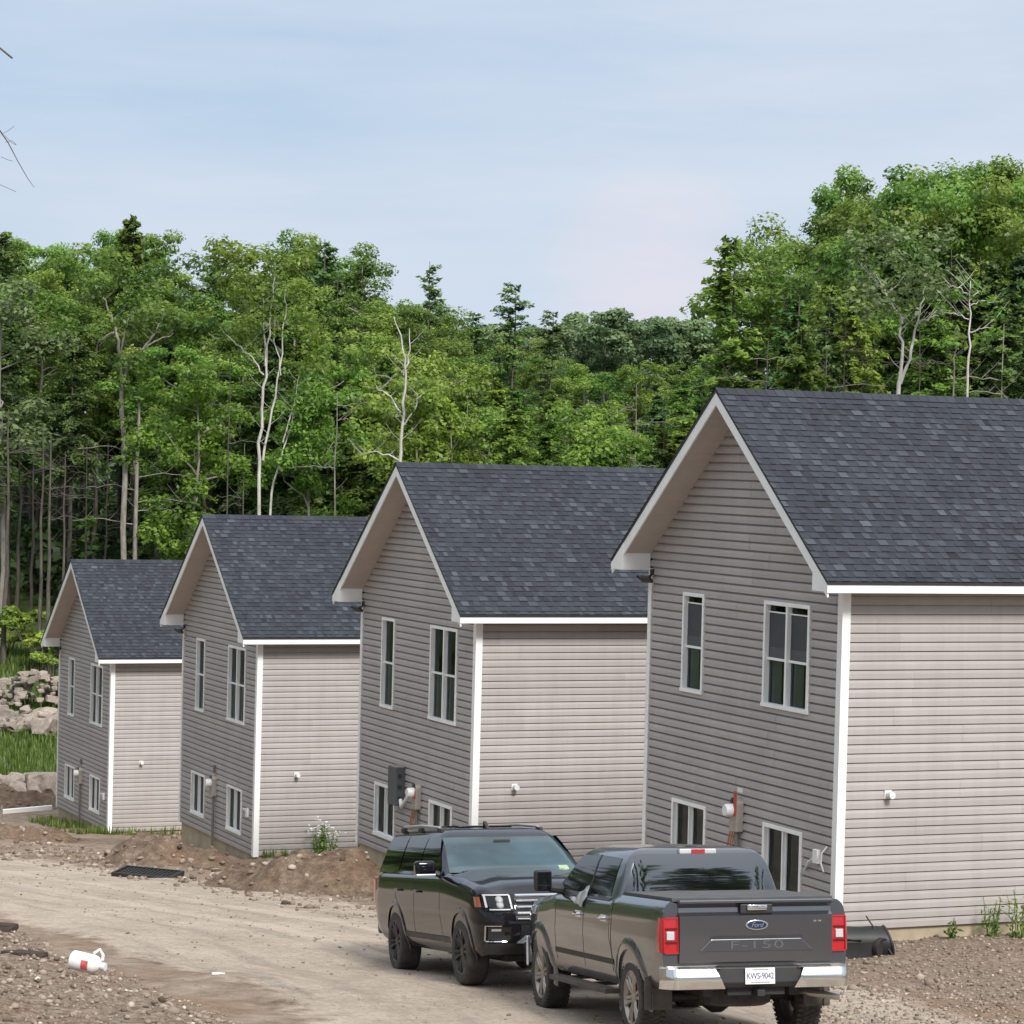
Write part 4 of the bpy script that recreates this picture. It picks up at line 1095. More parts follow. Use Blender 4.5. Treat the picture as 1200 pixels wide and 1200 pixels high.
def leaves_object(name, m, pos, nrm, size, tone, parent=None, aspect=1.5, rng=None):
    """many small bent leaf sprays as one mesh; numpy for speed"""
    n = len(pos)
    nrm = nrm / (np.linalg.norm(nrm, axis=1, keepdims=True) + 1e-9)
    r = rng.normal(size=(n, 3)); a = np.cross(nrm, r); a /= (np.linalg.norm(a, axis=1, keepdims=True) + 1e-9)
    b = np.cross(nrm, a); sz = size[:, None]
    L, Wd = sz*aspect*.5, sz*.5
    jit = rng.uniform(.65, 1.2, size=(n, 4))
    v = np.empty((n, 4, 3), np.float32)
    v[:, 0] = pos - a*L*jit[:, :1]; v[:, 1] = pos + b*Wd*jit[:, 1:2] - nrm*sz*.10; v[:, 2] = pos + a*L*jit[:, 2:3]; v[:, 3] = pos - b*Wd*jit[:, 3:4] - nrm*sz*.10
    me = bpy.data.meshes.new(name)
    me.vertices.add(n*4); me.vertices.foreach_set('co', v.ravel())
    me.loops.add(n*4); me.loops.foreach_set('vertex_index', np.arange(n*4, dtype=np.int32))
    me.polygons.add(n); me.polygons.foreach_set('loop_start', np.arange(0, n*4, 4, dtype=np.int32)); me.polygons.foreach_set('loop_total', np.full(n, 4, np.int32))
    me.update(calc_edges=True); me.validate()
    at = me.color_attributes.new('tone', 'FLOAT_COLOR', 'POINT')
    c = np.ones((n*4, 4), np.float32); c[:, :3] = np.repeat(np.clip(tone, 0, 1), 4)[:, None]
    at.data.foreach_set('color', c.ravel())
    me.materials.append(m)
    o = bpy.data.objects.new(name, me); COL.objects.link(o); o.parent = parent
    return o

def rand_unit(rng, n):
    v = rng.normal(size=(n, 3)); return v / np.linalg.norm(v, axis=1, keepdims=True)

def fill_clusters(rng, centers, radii, per, leaf, flat=.62):
    P, Nn, Sz, T = [], [], [], []
    for c, r in zip(centers, radii):
        k = int(per * r*r)
        d = rand_unit(rng, k); rad = r * rng.uniform(.25, 1.0, size=(k, 1))**.55
        p = d*rad*np.array([1, 1, flat]); p[:, 2] -= .10*r*(d[:, 0]**2 + d[:, 1]**2)
        P.append(c + p)
        Nn.append(d*.55 + np.array([0, 0, .75]) + rng.normal(size=(k, 3))*.45)
        Sz.append(leaf*rng.uniform(.6, 1.35, size=k))
        base = rng.normal(.5, .13)
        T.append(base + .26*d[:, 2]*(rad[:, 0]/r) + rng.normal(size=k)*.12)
    return np.concatenate(P), np.concatenate(Nn), np.concatenate(Sz), np.concatenate(T)

def wob(rng, p0, p1, n, amp):
    p0, p1 = np.array(p0, float), np.array(p1, float)
    pts = [p0 + (p1-p0)*i/n for i in range(n+1)]
    return [tuple(p + (rng.normal(size=3)*amp*sin(pi*i/n) if 0 < i < n else 0)) for i, p in enumerate(pts)]

def proto_deciduous(seed, h=18, cw=7.5, base=.33, m='leaf_green', bark='bark', stems=1, per=230, leaf=.145, sparse=1.0, tr=.17, dead=0):
    rng = np.random.default_rng(seed)
    root = empty('tree')
    tb = MB(); cs, rs = [], []
    zb = h*base
    for s in range(stems):
        ang = 2*pi*s/max(1, stems) + rng.uniform(0, 1.5)
        off = 0 if stems == 1 else .22
        b0 = (off*cos(ang), off*sin(ang), -.6)
        spread = 0 if stems == 1 else h*.085
        tip = (spread*cos(ang)+rng.normal()*.3, spread*sin(ang)+rng.normal()*.3, h*.88)
        path = wob(rng, b0, tip, 9, .16)
        tb.tube(path, [tr*(1-.82*i/9) + .012 for i in range(10)], 7)
        nl = int(16/stems)
        for i in range(nl):
            t = base + (.93-base)*((i+rng.uniform(0, .8))/nl)
            k = min(8, int(t/.88*9)); f = t/.88*9-k
            p = np.array(path[k])*(1-f) + np.array(path[min(9, k+1)])*f
            a = rng.uniform(0, 2*pi)
            tt = (t-base)/(1-base)
            rad = cw/2*(.35 + .65*sin(pi*min(1, .18 + tt*.82))**.7)*rng.uniform(.55, 1.0)/(1 if stems == 1 else 1.25)
            e = p + np.array([cos(a)*rad, sin(a)*rad, rad*rng.uniform(.35, .9)])
            e[2] = min(e[2], h*.985)
            lp = wob(rng, p, e, 5, .13)
            tb.tube(lp, [tr*.42*(1-t*.5)*(1-.8*j/5)+.008 for j in range(6)], 5)
            for j in (2, 3, 4, 5):
                if rng.random() > sparse: continue
                q = np.array(lp[j]) + rng.normal(size=3)*np.array([.45, .45, .3])
                cs.append(q); rs.append(rng.uniform(.55, 1.15)*(1 if j > 3 else .85)*cw/7.5)
                q2 = q + np.array([cos(a+1.4), sin(a+1.4), .1])*rng.uniform(-1, 1)*cw*.13
                if rng.random() < .8*sparse: cs.append(q2); rs.append(rng.uniform(.45, .9)*cw/7.5)
        cs.append(np.array(tip)+np.array([0, 0, .3])); rs.append(.8)
        cs.append(np.array(tip)+np.array([.4, .3, h*.04])); rs.append(.6)
    for i in range(dead):
        z = h*rng.uniform(.12, base+.1); a = rng.uniform(0, 2*pi); l = rng.uniform(.8, 2.2)
        tb.tube(wob(rng, (0, 0, z), (cos(a)*l, sin(a)*l, z+rng.uniform(-.3, .5)), 4, .08), [.035, .028, .02, .012, .006], 4)
    tb.build('trunk', M[bark], root, angle=60)
    P, Nn, Sz, T = fill_clusters(rng, cs, rs, per, leaf)
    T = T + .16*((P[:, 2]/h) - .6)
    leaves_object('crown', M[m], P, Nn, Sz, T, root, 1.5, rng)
    root['h'] = h*.945; root['w'] = cw
    return root

def proto_conifer(seed, h=19, w=6, base=.22, m='needle', bark='bark', dens=1.0, droop=.22, spray=.30, gap=.46, tr=.20, up=.15, spars=1.0, shape=.72):
    rng = np.random.default_rng(seed)
    root = empty('tree'); tb = MB()
    path = wob(rng, (0, 0, -.6), (rng.normal()*.25, rng.normal()*.25, h), 10, .07)
    tb.tube(path, [tr*(1-.93*i/10)+.008 for i in range(11)], 7)
    P, Nn, Sz, T = [], [], [], []
    z = h*.08
    while z < h*.985:
        t = z/h; live = t > base
        k = rng.integers(3, 6) if live else rng.integers(1, 4)
        for i in range(k):
            a = rng.uniform(0, 2*pi); zz = z + rng.uniform(-.2, .2)
            tt = max(0, (t-base)/(1-base))
            L = (w/2)*((1-tt)**shape*.92 + .05)*rng.uniform(.5, 1.15)
            if not live: L = w/2*rng.uniform(.25, .8)
            rise = up + (.5*tt)
            pts = []
            for j in range(6):
                u = j/5; pts.append(np.array([cos(a)*L*u, sin(a)*L*u, zz + L*(rise*u - (droop+.25)*u*u)]))
            tb.tube([tuple(p) for p in pts], [.035*(1-t)+.012, .03*(1-t)+.01, .022, .016, .010, .005], 4, cap=False)
            if live and rng.random() < spars:
                n = int(26*dens*L/1.6*(1+.4*rng.random()))
                u = rng.uniform(.12, 1.03, size=n)
                lat = rng.normal(size=n)*.20*L*(1.15-u)**.8
                base_p = np.stack([cos(a)*L*u, sin(a)*L*u, zz + L*(rise*u - (droop+.25)*u*u)], 1)
                p = base_p + np.stack([-sin(a)*lat, cos(a)*lat, -np.abs(lat)*.35 + rng.normal(size=n)*.06], 1)
                P.append(p); Nn.append(np.array([0, 0, 1.0]) + rng.normal(size=(n, 3))*.38 + np.array([cos(a), sin(a), 0])*.35)
                Sz.append(spray*rng.uniform(.55, 1.3, size=n))
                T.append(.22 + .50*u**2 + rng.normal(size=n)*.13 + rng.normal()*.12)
        z += gap*rng.uniform(.6, 1.3)*(1 if t < .85 else .6)
    tb.build('trunk', M[bark], root, angle=60)
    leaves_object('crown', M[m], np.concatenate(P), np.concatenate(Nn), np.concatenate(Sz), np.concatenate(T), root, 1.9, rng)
    root['h'] = h; root['w'] = w
    return root

def proto_bush(seed, h=1.6, w=2.2, m='leaf_yellow', leaf=.20):
    rng = np.random.default_rng(seed); root = empty('shrub'); tb = MB(); cs, rs = [], []
    for i in range(9):
        a = rng.uniform(0, 2*pi); r = w/2*rng.uniform(.2, 1); e = (cos(a)*r, sin(a)*r, h*rng.uniform(.5, 1))
        tb.tube(wob(rng, (0, 0, -.1), e, 4, .06), [.03, .024, .018, .012, .006], 4); cs.append(np.array(e)); rs.append(rng.uniform(.3, .55))
    tb.build('stem', M['bark'], root, angle=60)
    P, Nn, Sz, T = fill_clusters(rng, cs, rs, 900, leaf); leaves_object('foliage', M[m], P, Nn, Sz, T, root, 1.6, rng)
    root['h'] = h; root['w'] = w
    return root

class Kind:
    def __init__(s, proto, label, group, cat='tree'): s.p = proto; s.label = label; s.group = group; s.used = False; s.cat = cat
    def place(s, x, y, h, wscale=1.0, label=None, group=True, rz=None, z=None):
        o = s.p if not s.used else copy_tree(s.p)
        s.used = True
        k = h/s.p['h0'] if 'h0' in s.p else h/s.h()
        o.location = (x, y, ground_z(x, y, False)-.1 if z is None else z)
        o.scale = (k*wscale, k*wscale, k); o.rotation_euler = (0, 0, random.uniform(0, 2*pi) if rz is None else rz)
        for key in ('label', 'group', 'category'):
            if key in o: del o[key]
        tag(o, label or s.label, s.cat, s.group if group else None)
        return o
    def h(s):
        return s._h
def kind(proto, label, group, cat='tree'):
    k = Kind(proto, label, group, cat); k._h = proto['h']; 
    del proto['h']; del proto['w']; return k

GD, GY, GH, GS = ('broadleaf trees of the wood', 'light green trees along the wood edge', 'hemlock trees of the wood', 'dark conifers of the wood')
D = [kind(proto_deciduous(s, cw=c, base=b, m=m, dead=6, bark='bark_grey' if s in (2, 4) else 'bark', tr=.15), 'mid green broadleaf tree with a billowing crown in the wood behind the houses', GD)
     for s, c, b, m in ((1, 6.8, .34, 'leaf_green'), (2, 5.8, .44, 'leaf_green'), (3, 7.2, .30, 'leaf_green'), (4, 5.2, .38, 'leaf_green'))]
Y = [kind(proto_deciduous(s, h=12, cw=5.4, base=b, m='leaf_yellow', bark='bark_grey', per=250, leaf=.145, tr=.11, dead=8), 'yellow green young broadleaf tree at the edge of the wood', GY)
     for s, b in ((11, .22), (12, .30))]
HM = [kind(proto_conifer(s, h=17, w=w, base=b, m=m, droop=.30, spray=.145, dens=3.8, gap=.36, up=.22), 'feathery hemlock with layered drooping sprays in the wood behind the houses', GH)
      for s, w, b, m in ((21, 7.4, .18, 'leaf_yellow'), (22, 6.6, .30, 'needle'), (23, 8.0, .24, 'leaf_green'))]
SP = [kind(proto_conifer(s, h=20, w=w, base=b, m='needle', droop=.18, spray=.18, dens=2.8, gap=.42, up=.12), 'dark conifer with a pointed top rising from the wood', GS)
      for s, w, b in ((31, 5.6, .25), (32, 5.0, .34))]
TALL = [kind(proto_deciduous(s, h=19, cw=6.6, base=b, m='leaf_green', dead=12, bark=bk, tr=.17), 'tall broadleaf tree with a high crown over a bare trunk in the left wood', 'high crowned trees of the left wood')
        for s, b, bk in ((44, .52, 'bark'), (45, .58, 'bark_grey'))]
TALL.append(kind(proto_conifer(46, h=19, w=7.0, base=.48, m='needle', droop=.28, spray=.15, dens=3.4, gap=.40, up=.2), 'tall hemlock with a bare lower trunk and dead branches in the left wood', 'high crowned hemlocks of the left wood'))
BACK = kind(proto_deciduous(41, h=16, cw=8.5, base=.18, m='leaf_hazed', per=110, leaf=.28), 'distant rounded broadleaf tree on the far slope behind the gap', 'distant trees beyond the gap')

HOR = lambda px: 540 + .025*(px-600)
def at_px(px, d): return (px-600)/3200*d
def height_for(px, d, top):
    x = at_px(px, d); return (HOR(px)-top)/3200*d + 7 - ground_z(x, d, False)
SKYLINE = [(-80, 275), (0, 275), (45, 292), (85, 312), (120, 300), (145, 272), (175, 315), (205, 338), (235, 330), (270, 325), (300, 298), (360, 290), (400, 312), (430, 338), (470, 352), (520, 362), (550, 385), (600, 372), (640, 392), (660, 384), (690, 370), (740, 378), (780, 388), (806, 384), (818, 330), (850, 285), (890, 275), (930, 268), (970, 258), (1000, 245), (1040, 235), (1090, 220), (1130, 213), (1160, 222), (1200, 218), (1280, 215)]
rr = random.Random(99)
def scatter(pxs, d0, d1, tops, kinds, jit=10, topj=14):
    for px in pxs:
        p = px + rr.uniform(-jit, jit); d = rr.uniform(d0, d1)
        top = tops(p) + rr.uniform(-topj*.2, topj)
        k = rr.choice(kinds); h = height_for(p, d, top)
        k.place(at_px(p, d), d, h, max(.7, min(1.4, .95*(k._h/h)**.5))*rr.uniform(.85, 1.1))
sky_l = lambda p: lerp_table(SKYLINE, p)
# back row that makes the skyline, left wood
scatter(range(-60, 200, 22), 150, 166, lambda p: sky_l(p)+4, TALL, 8, 10)
scatter(range(200, 540, 24), 150, 166, lambda p: sky_l(p)+4, D+[HM[2], SP[0], D[0]], 8, 10)
scatter(range(-70, 200, 26), 139, 149, lambda p: sky_l(p)+16, TALL, 10, 34)
scatter(range(200, 540, 26), 139, 149, lambda p: sky_l(p)+16, D+[HM[1], HM[2], SP[1]], 10, 34)
scatter(range(-60, 190, 34), 131, 138, lambda p: sky_l(p)+52, TALL, 12, 50)
scatter(range(200, 530, 36), 131, 138, lambda p: sky_l(p)+52, D+HM+[Y[0], SP[1]], 12, 50)
# middle valley
scatter(range(540, 830, 21), 205, 235, lambda p: lerp_table([(540, 390), (640, 392), (690, 372), (740, 378), (800, 384), (860, 380)], p), [BACK], 6, 8)
scatter(range(530, 850, 17), 240, 262, lambda p: lerp_table([(540, 400), (640, 402), (690, 386), (740, 390), (800, 394), (860, 390)], p), [BACK], 6, 8)
scatter(range(-60, 200, 24), 168, 180, lambda p: sky_l(p)+26, TALL, 8, 20)
scatter(range(200, 540, 30), 168, 180, lambda p: sky_l(p)+26, D, 8, 20)
scatter(range(530, 850, 30), 165, 185, lambda p: 432 if p > 640 else 408, D+[HM[2], BACK], 8, 26)
scatter(range(520, 850, 30), 136, 152, lambda p: lerp_table([(520, 400), (600, 430), (700, 480), (800, 440), (850, 400)], p), [Y[0], HM[0], HM[1], D[3], HM[2]], 10, 34)
scatter(range(500, 840, 34), 112, 122, lambda p: lerp_table([(500, 440), (600, 470), (700, 500), (800, 470), (840, 420)], p), [Y[1], HM[0], HM[1], Y[0]], 10, 30)
# right wood
scatter(range(905, 1270, 23), 112, 124, lambda p: sky_l(p)+2, D+[D[2], HM[2]], 6, 9)
scatter(range(893, 1280, 27), 101, 110, lambda p: sky_l(p)+34, D+[HM[0], HM[2], Y[1]], 9, 34)
scatter([q for q in range(885, 1270, 30) if abs(q-1049) > 34], 93, 100, lambda p: sky_l(p)+84, [HM[0], HM[1], HM[2], SP[0], D[1]], 8, 60)
scatter([q for q in range(900, 1260, 38) if abs(q-1049) > 40 and abs(q-1125) > 34], 87, 91, lambda p: sky_l(p)+120, [HM[1], HM[2], HM[1]], 6, 60)
# front of the left wood: low layered boughs between bare trunks
scatter([205, 240, 352, 385, 410, 440, 475, 500], 121, 129, lambda p: lerp_table([(0, 520), (60, 470), (205, 440), (240, 430), (350, 440), (440, 410), (500, 420)], p), [HM[0], Y[0], Y[1], HM[1]], 6, 40)

# trees one can tell apart
def single(k, px, d, top, label, ws=1.0, rz=None):
    h = height_for(px, d, top); return k.place(at_px(px, d), d, h, ws, label, False, rz)
sp1 = kind(proto_conifer(51, h=20, w=5.2, base=.45, m='needle', droop=.12, spray=.20, dens=1.5, gap=.62, up=.12, shape=.36), '', '')
sp2 = kind(proto_conifer(52, h=20, w=4.8, base=.45, m='needle', droop=.06, spray=.22, dens=1.0, shape=.55, gap=.6, up=.2, spars=.75, bark='dead_wood'), '', '')
sp3 = kind(proto_conifer(53, h=21, w=6.6, base=.35, m='leaf_green', droop=.08, spray=.22, dens=2.2, gap=.42, up=.30, shape=.6), '', '')
single(sp1, 597, 142, 332, 'dark flat-topped conifer standing out against the sky above the second roof from the right')
single(sp2, 500, 145, 305, 'thin half-bare conifer with a dead grey tip against the sky')
single(sp3, 146, 143, 254, 'tall grey green conifer whose pointed tip tops the left wood')
single(sp1, 552, 152, 366, 'small flat-topped conifer in the dip left of the largest skyline conifer')
single(sp2, 418, 150, 312, 'half-bare conifer at the right shoulder of the left wood')
single(sp1, 642, 160, 364, 'narrow dark conifer right of the largest skyline conifer')
s4 = kind(proto_conifer(54, h=20, w=5.6, base=.4, m='needle', droop=.10, spray=.19, dens=1.5, shape=.5, gap=.5, up=.15), '', '')
single(s4, 246, 150, 302, 'small dark conifer tip poking up in a dip of the left wood')
s5 = kind(proto_conifer(55, h=20, w=6.2, base=.35, m='needle', droop=.12, spray=.19, dens=1.5, shape=.42, gap=.55, up=.18), '', '')
single(s5, 372, 148, 280, 'dark ragged conifer behind the pale birch clump')
s6 = kind(proto_conifer(56, h=19, w=6.4, base=.2, m='leaf_green', droop=.16, spray=.17, dens=2.0, shape=.55, gap=.5, up=.16), '', '')
single(s6, 848, 100, 276, 'dark open conifer at the left end of the right hand wood, against the sky')
s7 = kind(proto_conifer(57, h=19, w=5.6, base=.3, m='needle', droop=.12, spray=.19, dens=1.6, shape=.55, gap=.5, up=.16), '', '')
single(s7, -6, 138, 262, 'dark conifer cut by the left edge of the picture')
pale = kind(proto_deciduous(61, h=15, cw=6.5, base=.3, m='leaf_grey', bark='bark_grey', per=150, leaf=.18, tr=.13, sparse=.8), '', '')
single(pale, 1, 128, 345, 'pale grey green tree with whitish limbs at the left edge of the picture', 1.1)

def stem_tree(name, px, d, top, stems, bark, crown, label, m, per=70, leaf=.22):
    """stems: list of [(dx, z), ...] limb lines in metres; crown: list of (dx, dy, z, r) clusters"""
    rng = np.random.default_rng(int(px)); x = at_px(px, d)
    root = empty(name, (x, d, ground_z(x, d, False)-.2)); tag(root, label, 'tree')
    tb = MB()
    for st in stems:
        pts = [(p[0], (p[2] if len(p) > 2 else 0) + rng.normal()*.03, p[1]) for p in st[1]]
        fine = []
        for a, b in zip(pts, pts[1:]):
            for j in range(4): fine.append(tuple(np.array(a)+(np.array(b)-np.array(a))*j/4 + (rng.normal(size=3)*.035 if j else 0)))
        fine.append(pts[-1]); n = len(fine)
        tb.tube(fine, [st[0]*.52*(1-.86*i/(n-1))+.008 for i in range(n)], 7)
    for st in stems:                                     # fine side twigs
        for q in range(5 if st[0] > .05 else 2):
            a_, b_ = rng.integers(0, len(st[1])-1), rng.random(); p, w_ = st[1][a_], st[1][a_+1]
            if p[1] < 4: continue
            x0, z0 = p[0]+(w_[0]-p[0])*b_, p[1]+(w_[1]-p[1])*b_; sg = rng.choice((-1, 1))*rng.uniform(.25, .9)
            tb.tube([(x0, 0, z0), (x0+sg*.5, rng.normal()*.15, z0+abs(sg)*.45), (x0+sg, rng.normal()*.25, z0+abs(sg)*1.1)], [.011, .008, .004], 4)
    tb.build('trunk', M[bark], root, angle=60)
    if crown:
        P, Nn, Sz, T = fill_clusters(rng, [np.array(c[:3]) for c in crown], [c[3] for c in crown], per, leaf)
        leaves_object('crown', M[m], P, Nn, Sz, T, root, 1.5, rng)
    return root
def zpx(px, d, y):                                    # height above that tree's foot for a picture row (used once, offline style)
    x = at_px(px, d); return (HOR(px)-y)/3200*d + 7 - ground_z(x, d, False) + .2
def cl(rng, n, sx, sy, z0, z1, r0, r1): return [(rng.uniform(-sx, sx), (.25 + r1*.7 + abs(rng.uniform(-sy, sy))) * (1 if rng.random() < .55 else -.8), rng.uniform(z0, z1), rng.uniform(r0, r1)) for _ in range(n)]
rg_ = random.Random(4)
d = 120; u = d/3200
Z = lambda y: zpx(310, d, y)
stem_tree('birch_tree', 304, d, 290, [
    (.17, [(0, 0), (-.05, Z(560)), (.0, Z(480)), (.15, Z(430)), (.25, Z(380)), (.5, Z(320))]),
    (.10, [(.1, Z(540)), (.35, Z(500)), (.75, Z(430)), (.95, Z(370)), (.9, Z(330))]),
    (.06, [(.05, Z(440)), (-.45, Z(420)), (-1.2, Z(405)), (-1.6, Z(395))]),
    (.07, [(.12, Z(430)), (.0, Z(390)), (-.05, Z(350))]),
    (.05, [(.8, Z(440)), (.45, Z(400)), (.5, Z(360))])], 'bark_birch',
    cl(rg_, 46, 2.1, 1.8, Z(385), Z(288), .5, .9) + cl(rg_, 26, 2.8, 1.4, Z(440), Z(360), .35, .6),
    'white stemmed birch clump with a light green crown behind the second house from the left', 'leaf_yellow', 130, .16)
stem_tree('birch_tree', 311, d+.5, 470, [(.13, [(0, 0), (.25, Z(580)), (.7, Z(530)), (1.3, Z(470))]), (.06, [(.7, Z(520)), (1.2, Z(470)), (1.35, Z(440))])], 'bark_birch', [(1.4, 0, Z(465), .5)],
    'leaning white birch stem just right of the pale birch clump', 'leaf_green')
Z = lambda y: zpx(146, 119, y)
stem_tree('ivy_tree', 147, 119, 300, [
    (.26, [(0, 0), (-.05, Z(560)), (-.2, Z(500)), (-.35, Z(440)), (-.45, Z(400)), (-.8, Z(370)), (-1.2, Z(350))]),
    (.12, [(-.3, Z(450)), (.3, Z(415)), (1.1, Z(400)), (1.9, Z(390))]), (.09, [(.6, Z(410)), (1.2, Z(385)), (1.5, Z(365))]),
    (.08, [(-.4, Z(420)), (-.2, Z(390)), (.1, Z(365))]), (.07, [(-.6, Z(390)), (-1.3, Z(400)), (-1.5, Z(420))])], 'bark_grey',
    cl(rg_, 22, .45, .4, Z(540), Z(410), .3, .5) + cl(rg_, 50, 3.0, 2.0, Z(395), Z(300), .5, .9),
    'big forked tree with ivy on its trunk and pale spreading limbs', 'leaf_green', 190, .16)
Z = lambda y: zpx(160, 119.6, y)
stem_tree('bare_trunk', 159, 119.6, 450, [(.22, [(0, 0), (.02, Z(560)), (.05, Z(480)), (.0, Z(420))])] + [(.04, [(0, Z(y0)), (dx*.5, Z(y0-6)), (dx, Z(y0-2))]) for y0, dx in ((560, 2.4), (575, -2.2), (600, 1.8), (530, -2.6), (615, -2.8), (590, 2.6))], 'bark_grey',
    [(-2.4, 0, Z(615), .42), (-2.0, -.3, Z(612), .35), (2.4, 0, Z(588), .4)], 'straight grey trunk with thin bare side branches, right of the ivy tree', 'leaf_yellow', 130)
Z = lambda y: zpx(465, 110, y)
stem_tree('dead_tree', 466, 110, 380, [
    (.15, [(0, 0), (.05, Z(540)), (.1, Z(500)), (.2, Z(440)), (.0, Z(400)), (-.35, Z(372))]),
    (.08, [(.12, Z(490)), (-.4, Z(465)), (-1.0, Z(455))]), (.07, [(.1, Z(440)), (.35, Z(410)), (.3, Z(385))]), (.06, [(.1, Z(500)), (.6, Z(480)), (.7, Z(462))]), (.06, [(0, Z(540)), (-.9, Z(530)), (-1.6, Z(535))])], 'bark_birch',
    cl(rg_, 22, 1.8, 1.2, Z(540), Z(440), .35, .65), 'broken whitish dead tree with stubby limbs left of the second ridge from the right', 'leaf_yellow', 150, .16)
Z = lambda y: zpx(1050, 86, y)
stem_tree('birch_tree', 1049, 86, 260, [
    (.15, [(0, 0), (.0, Z(450)), (.08, Z(420)), (.0, Z(385)), (.06, Z(372))]), (.10, [(.04, Z(450)), (.35, Z(410)), (.6, Z(365)), (.75, Z(335))]),
    (.06, [(.05, Z(380)), (-.5, Z(345)), (-.9, Z(320))]), (.05, [(.5, Z(380)), (.9, Z(372)), (1.2, Z(370))])], 'bark_birch',
    cl(rg_, 60, 1.6, 1.3, Z(362), Z(262), .3, .62) + cl(rg_, 14, 1.5, .8, Z(382), Z(345), .25, .45), 'forked white birch with a greyish airy crown above the nearest roof', 'leaf_grey', 150, .13)
Z = lambda y: zpx(1130, 84, y)
stem_tree('slender_tree', 1129, 84, 325, [(.085, [(0, 0), (.0, Z(430)), (.03, Z(380)), (.02, Z(330))])] + [(.025, [(0, Z(y0)), (dx*.5, Z(y0-7)), (dx, Z(y0-9))]) for y0, dx in ((345, -.7), (360, .8), (375, -.9), (392, .7), (350, .5))], 'bark_birch',
    [(dx, rg_.uniform(-.4, .4), Z(y), .34) for y, dx in ((330, 0), (345, -.6), (352, .6), (358, -.9), (365, .9), (378, -.8), (388, .8), (395, .5), (340, .3), (400, -.5), (345, -.1))], 'slender pale trunk with yellow green tufts, right of the forked birch', 'leaf_yellow', 230, .13)
Z = lambda y: zpx(1115, 85, y)
stem_tree('slender_tree', 1113, 85.5, 380, [(.06, [(0, 0), (.02, Z(430)), (0, Z(385))])], 'bark_grey', [(0, 0, Z(385), .4), (.3, 0, Z(400), .35)], 'thin grey trunk just left of the yellow tufted slender tree', 'leaf_yellow', 110, .18)
# bare dead lower trunks standing in the dark of the wood
gd = 'bare trunks in the shade of the wood'
for px, dd, y1, rad in ((48, 119, 500, .2), (58, 118.5, 510, .22), (8, 120, 480, .24), (75, 120, 530, .16), (265, 120, 420, .10), (285, 128, 520, .11), (352, 127, 470, .1), (392, 118, 460, .12), (125, 130, 520, .13), (38, 131, 500, .17), (22, 129, 500, .2), (100, 131, 520, .15), (545, 121, 470, .07), (713, 117, 475, .07), (742, 118, 450, .07), (985, 88, 380, .06), (940, 89, 390, .09), (1072, 89, 390, .07), (1170, 88, 380, .10), (895, 88, 400, .06), (964, 90, 410, .07)):
    Zt = zpx(px, dd, y1)
    br = [(.028, [(0, zpx(px, dd, yy)), (sg*.7, zpx(px, dd, yy-3)), (sg*1.5, zpx(px, dd, yy+rr.uniform(-4, 6)))]) for yy, sg in [(rr.uniform(y1+15, y1+110), rr.choice((-1, 1))*rr.uniform(.5, 1.4)) for _ in range(4)]]
    o = stem_tree('bare_trunk', px, dd, y1, [(rad, [(0, 0), (.04, Zt*.5), (.0, Zt)])] + br, 'bark' if px < 130 else rr.choice(['bark', 'bark_grey', 'dead_wood']), [], 'grey bare trunk with short dead branch stubs in the shade of the wood', 'leaf_green')
    o['group'] = gd
# undergrowth along the wood edge
SH = kind(proto_bush(71, 2.6, 3.2, 'leaf_yellow', .14), 'bright green ferny shrub at the foot of the wood', 'shrubs at the foot of the wood', 'shrub')
SH.place(at_px(50, 119), 119, 2.6, 1.1, 'bright green ferny shrub just left of the farthest house', False)
for px, dd, h in ((66, 117, 2.0), (84, 116, 2.2), (12, 122, 1.5), (-15, 121, 2), (100, 118, 2.2)): SH.place(at_px(px, dd), dd, h)
def understory():
    rng = np.random.default_rng(8); cs, rs = [], []
    for x0, x1, y0, y1, n, hh in ((-48, -2, 131, 168, 420, 3.2), (-60, -18, 165, 200, 420, 7.0), (-14, 24, 150, 200, 300, 5.0), (2, 16, 118, 150, 150, 3.5), (6, 32, 92, 128, 330, 4.0)):
        for i in range(n):
            x, y = rng.uniform(x0, x1), rng.uniform(y0, y1)
            cs.append(np.array([x, y, ground_z(x, y, False) + rng.uniform(.2, hh)])); rs.append(rng.uniform(.8, 1.5))
    P, Nn, Sz, T = fill_clusters(rng, cs, rs, 26, .42); T = T - .34  # leaf tones lowered to paint in the shade under the trees
    o = leaves_object('undergrowth', M['needle'], P, Nn, Sz, T, None, 1.6, rng); tag(o, 'undergrowth toned dark for shade, filling the floor of the wood', 'undergrowth', None, 'stuff')
understory()
# trees that stand out of the frame, left of the road and behind the camera, seen only as reflections in glass and paint
RF = [D[0], D[1], D[2], HM[1], SP[0]]
for i, (x, y, h) in enumerate([(-27, 22, 17), (-30, 30, 19), (-26, 38, 16), (-31, 46, 19), (-28, 54, 17), (-32, 62, 19), (-29, 12, 18), (-34, 72, 18), (-24, -4, 15), (-16, -18, 17), (-7, -22, 15), (2, -19, 17), (9, -23, 14), (17, -20, 17), (-12, -24, 18), (5, -26, 18), (13, -27, 16), (23, -16, 15), (28, -12, 14), (33, -18, 16), (38, -12, 14), (44, -16, 17), (31, -26, 18), (49, -8, 15), (-22, 3, 14), (-36, 58, 18), (-42, 66, 18), (-38, 74, 19), (-44, 80, 18), (-37, 86, 18), (-48, 90, 19), (-42, 98, 18), (-50, 74, 19), (-56, 84, 19), (-40, 52, 17), (-44, 44, 18), (-50, 60, 18), (-36, 94, 18), (-54, 100, 19), (-40, 108, 19), (-36, 36, 17), (-40, 26, 18), (-48, 110, 19)]):
    RF[i % 5].place(x, y, h, 1.2, 'tree across the track, outside the frame, seen only in reflections', True)['group'] = 'trees across the track'
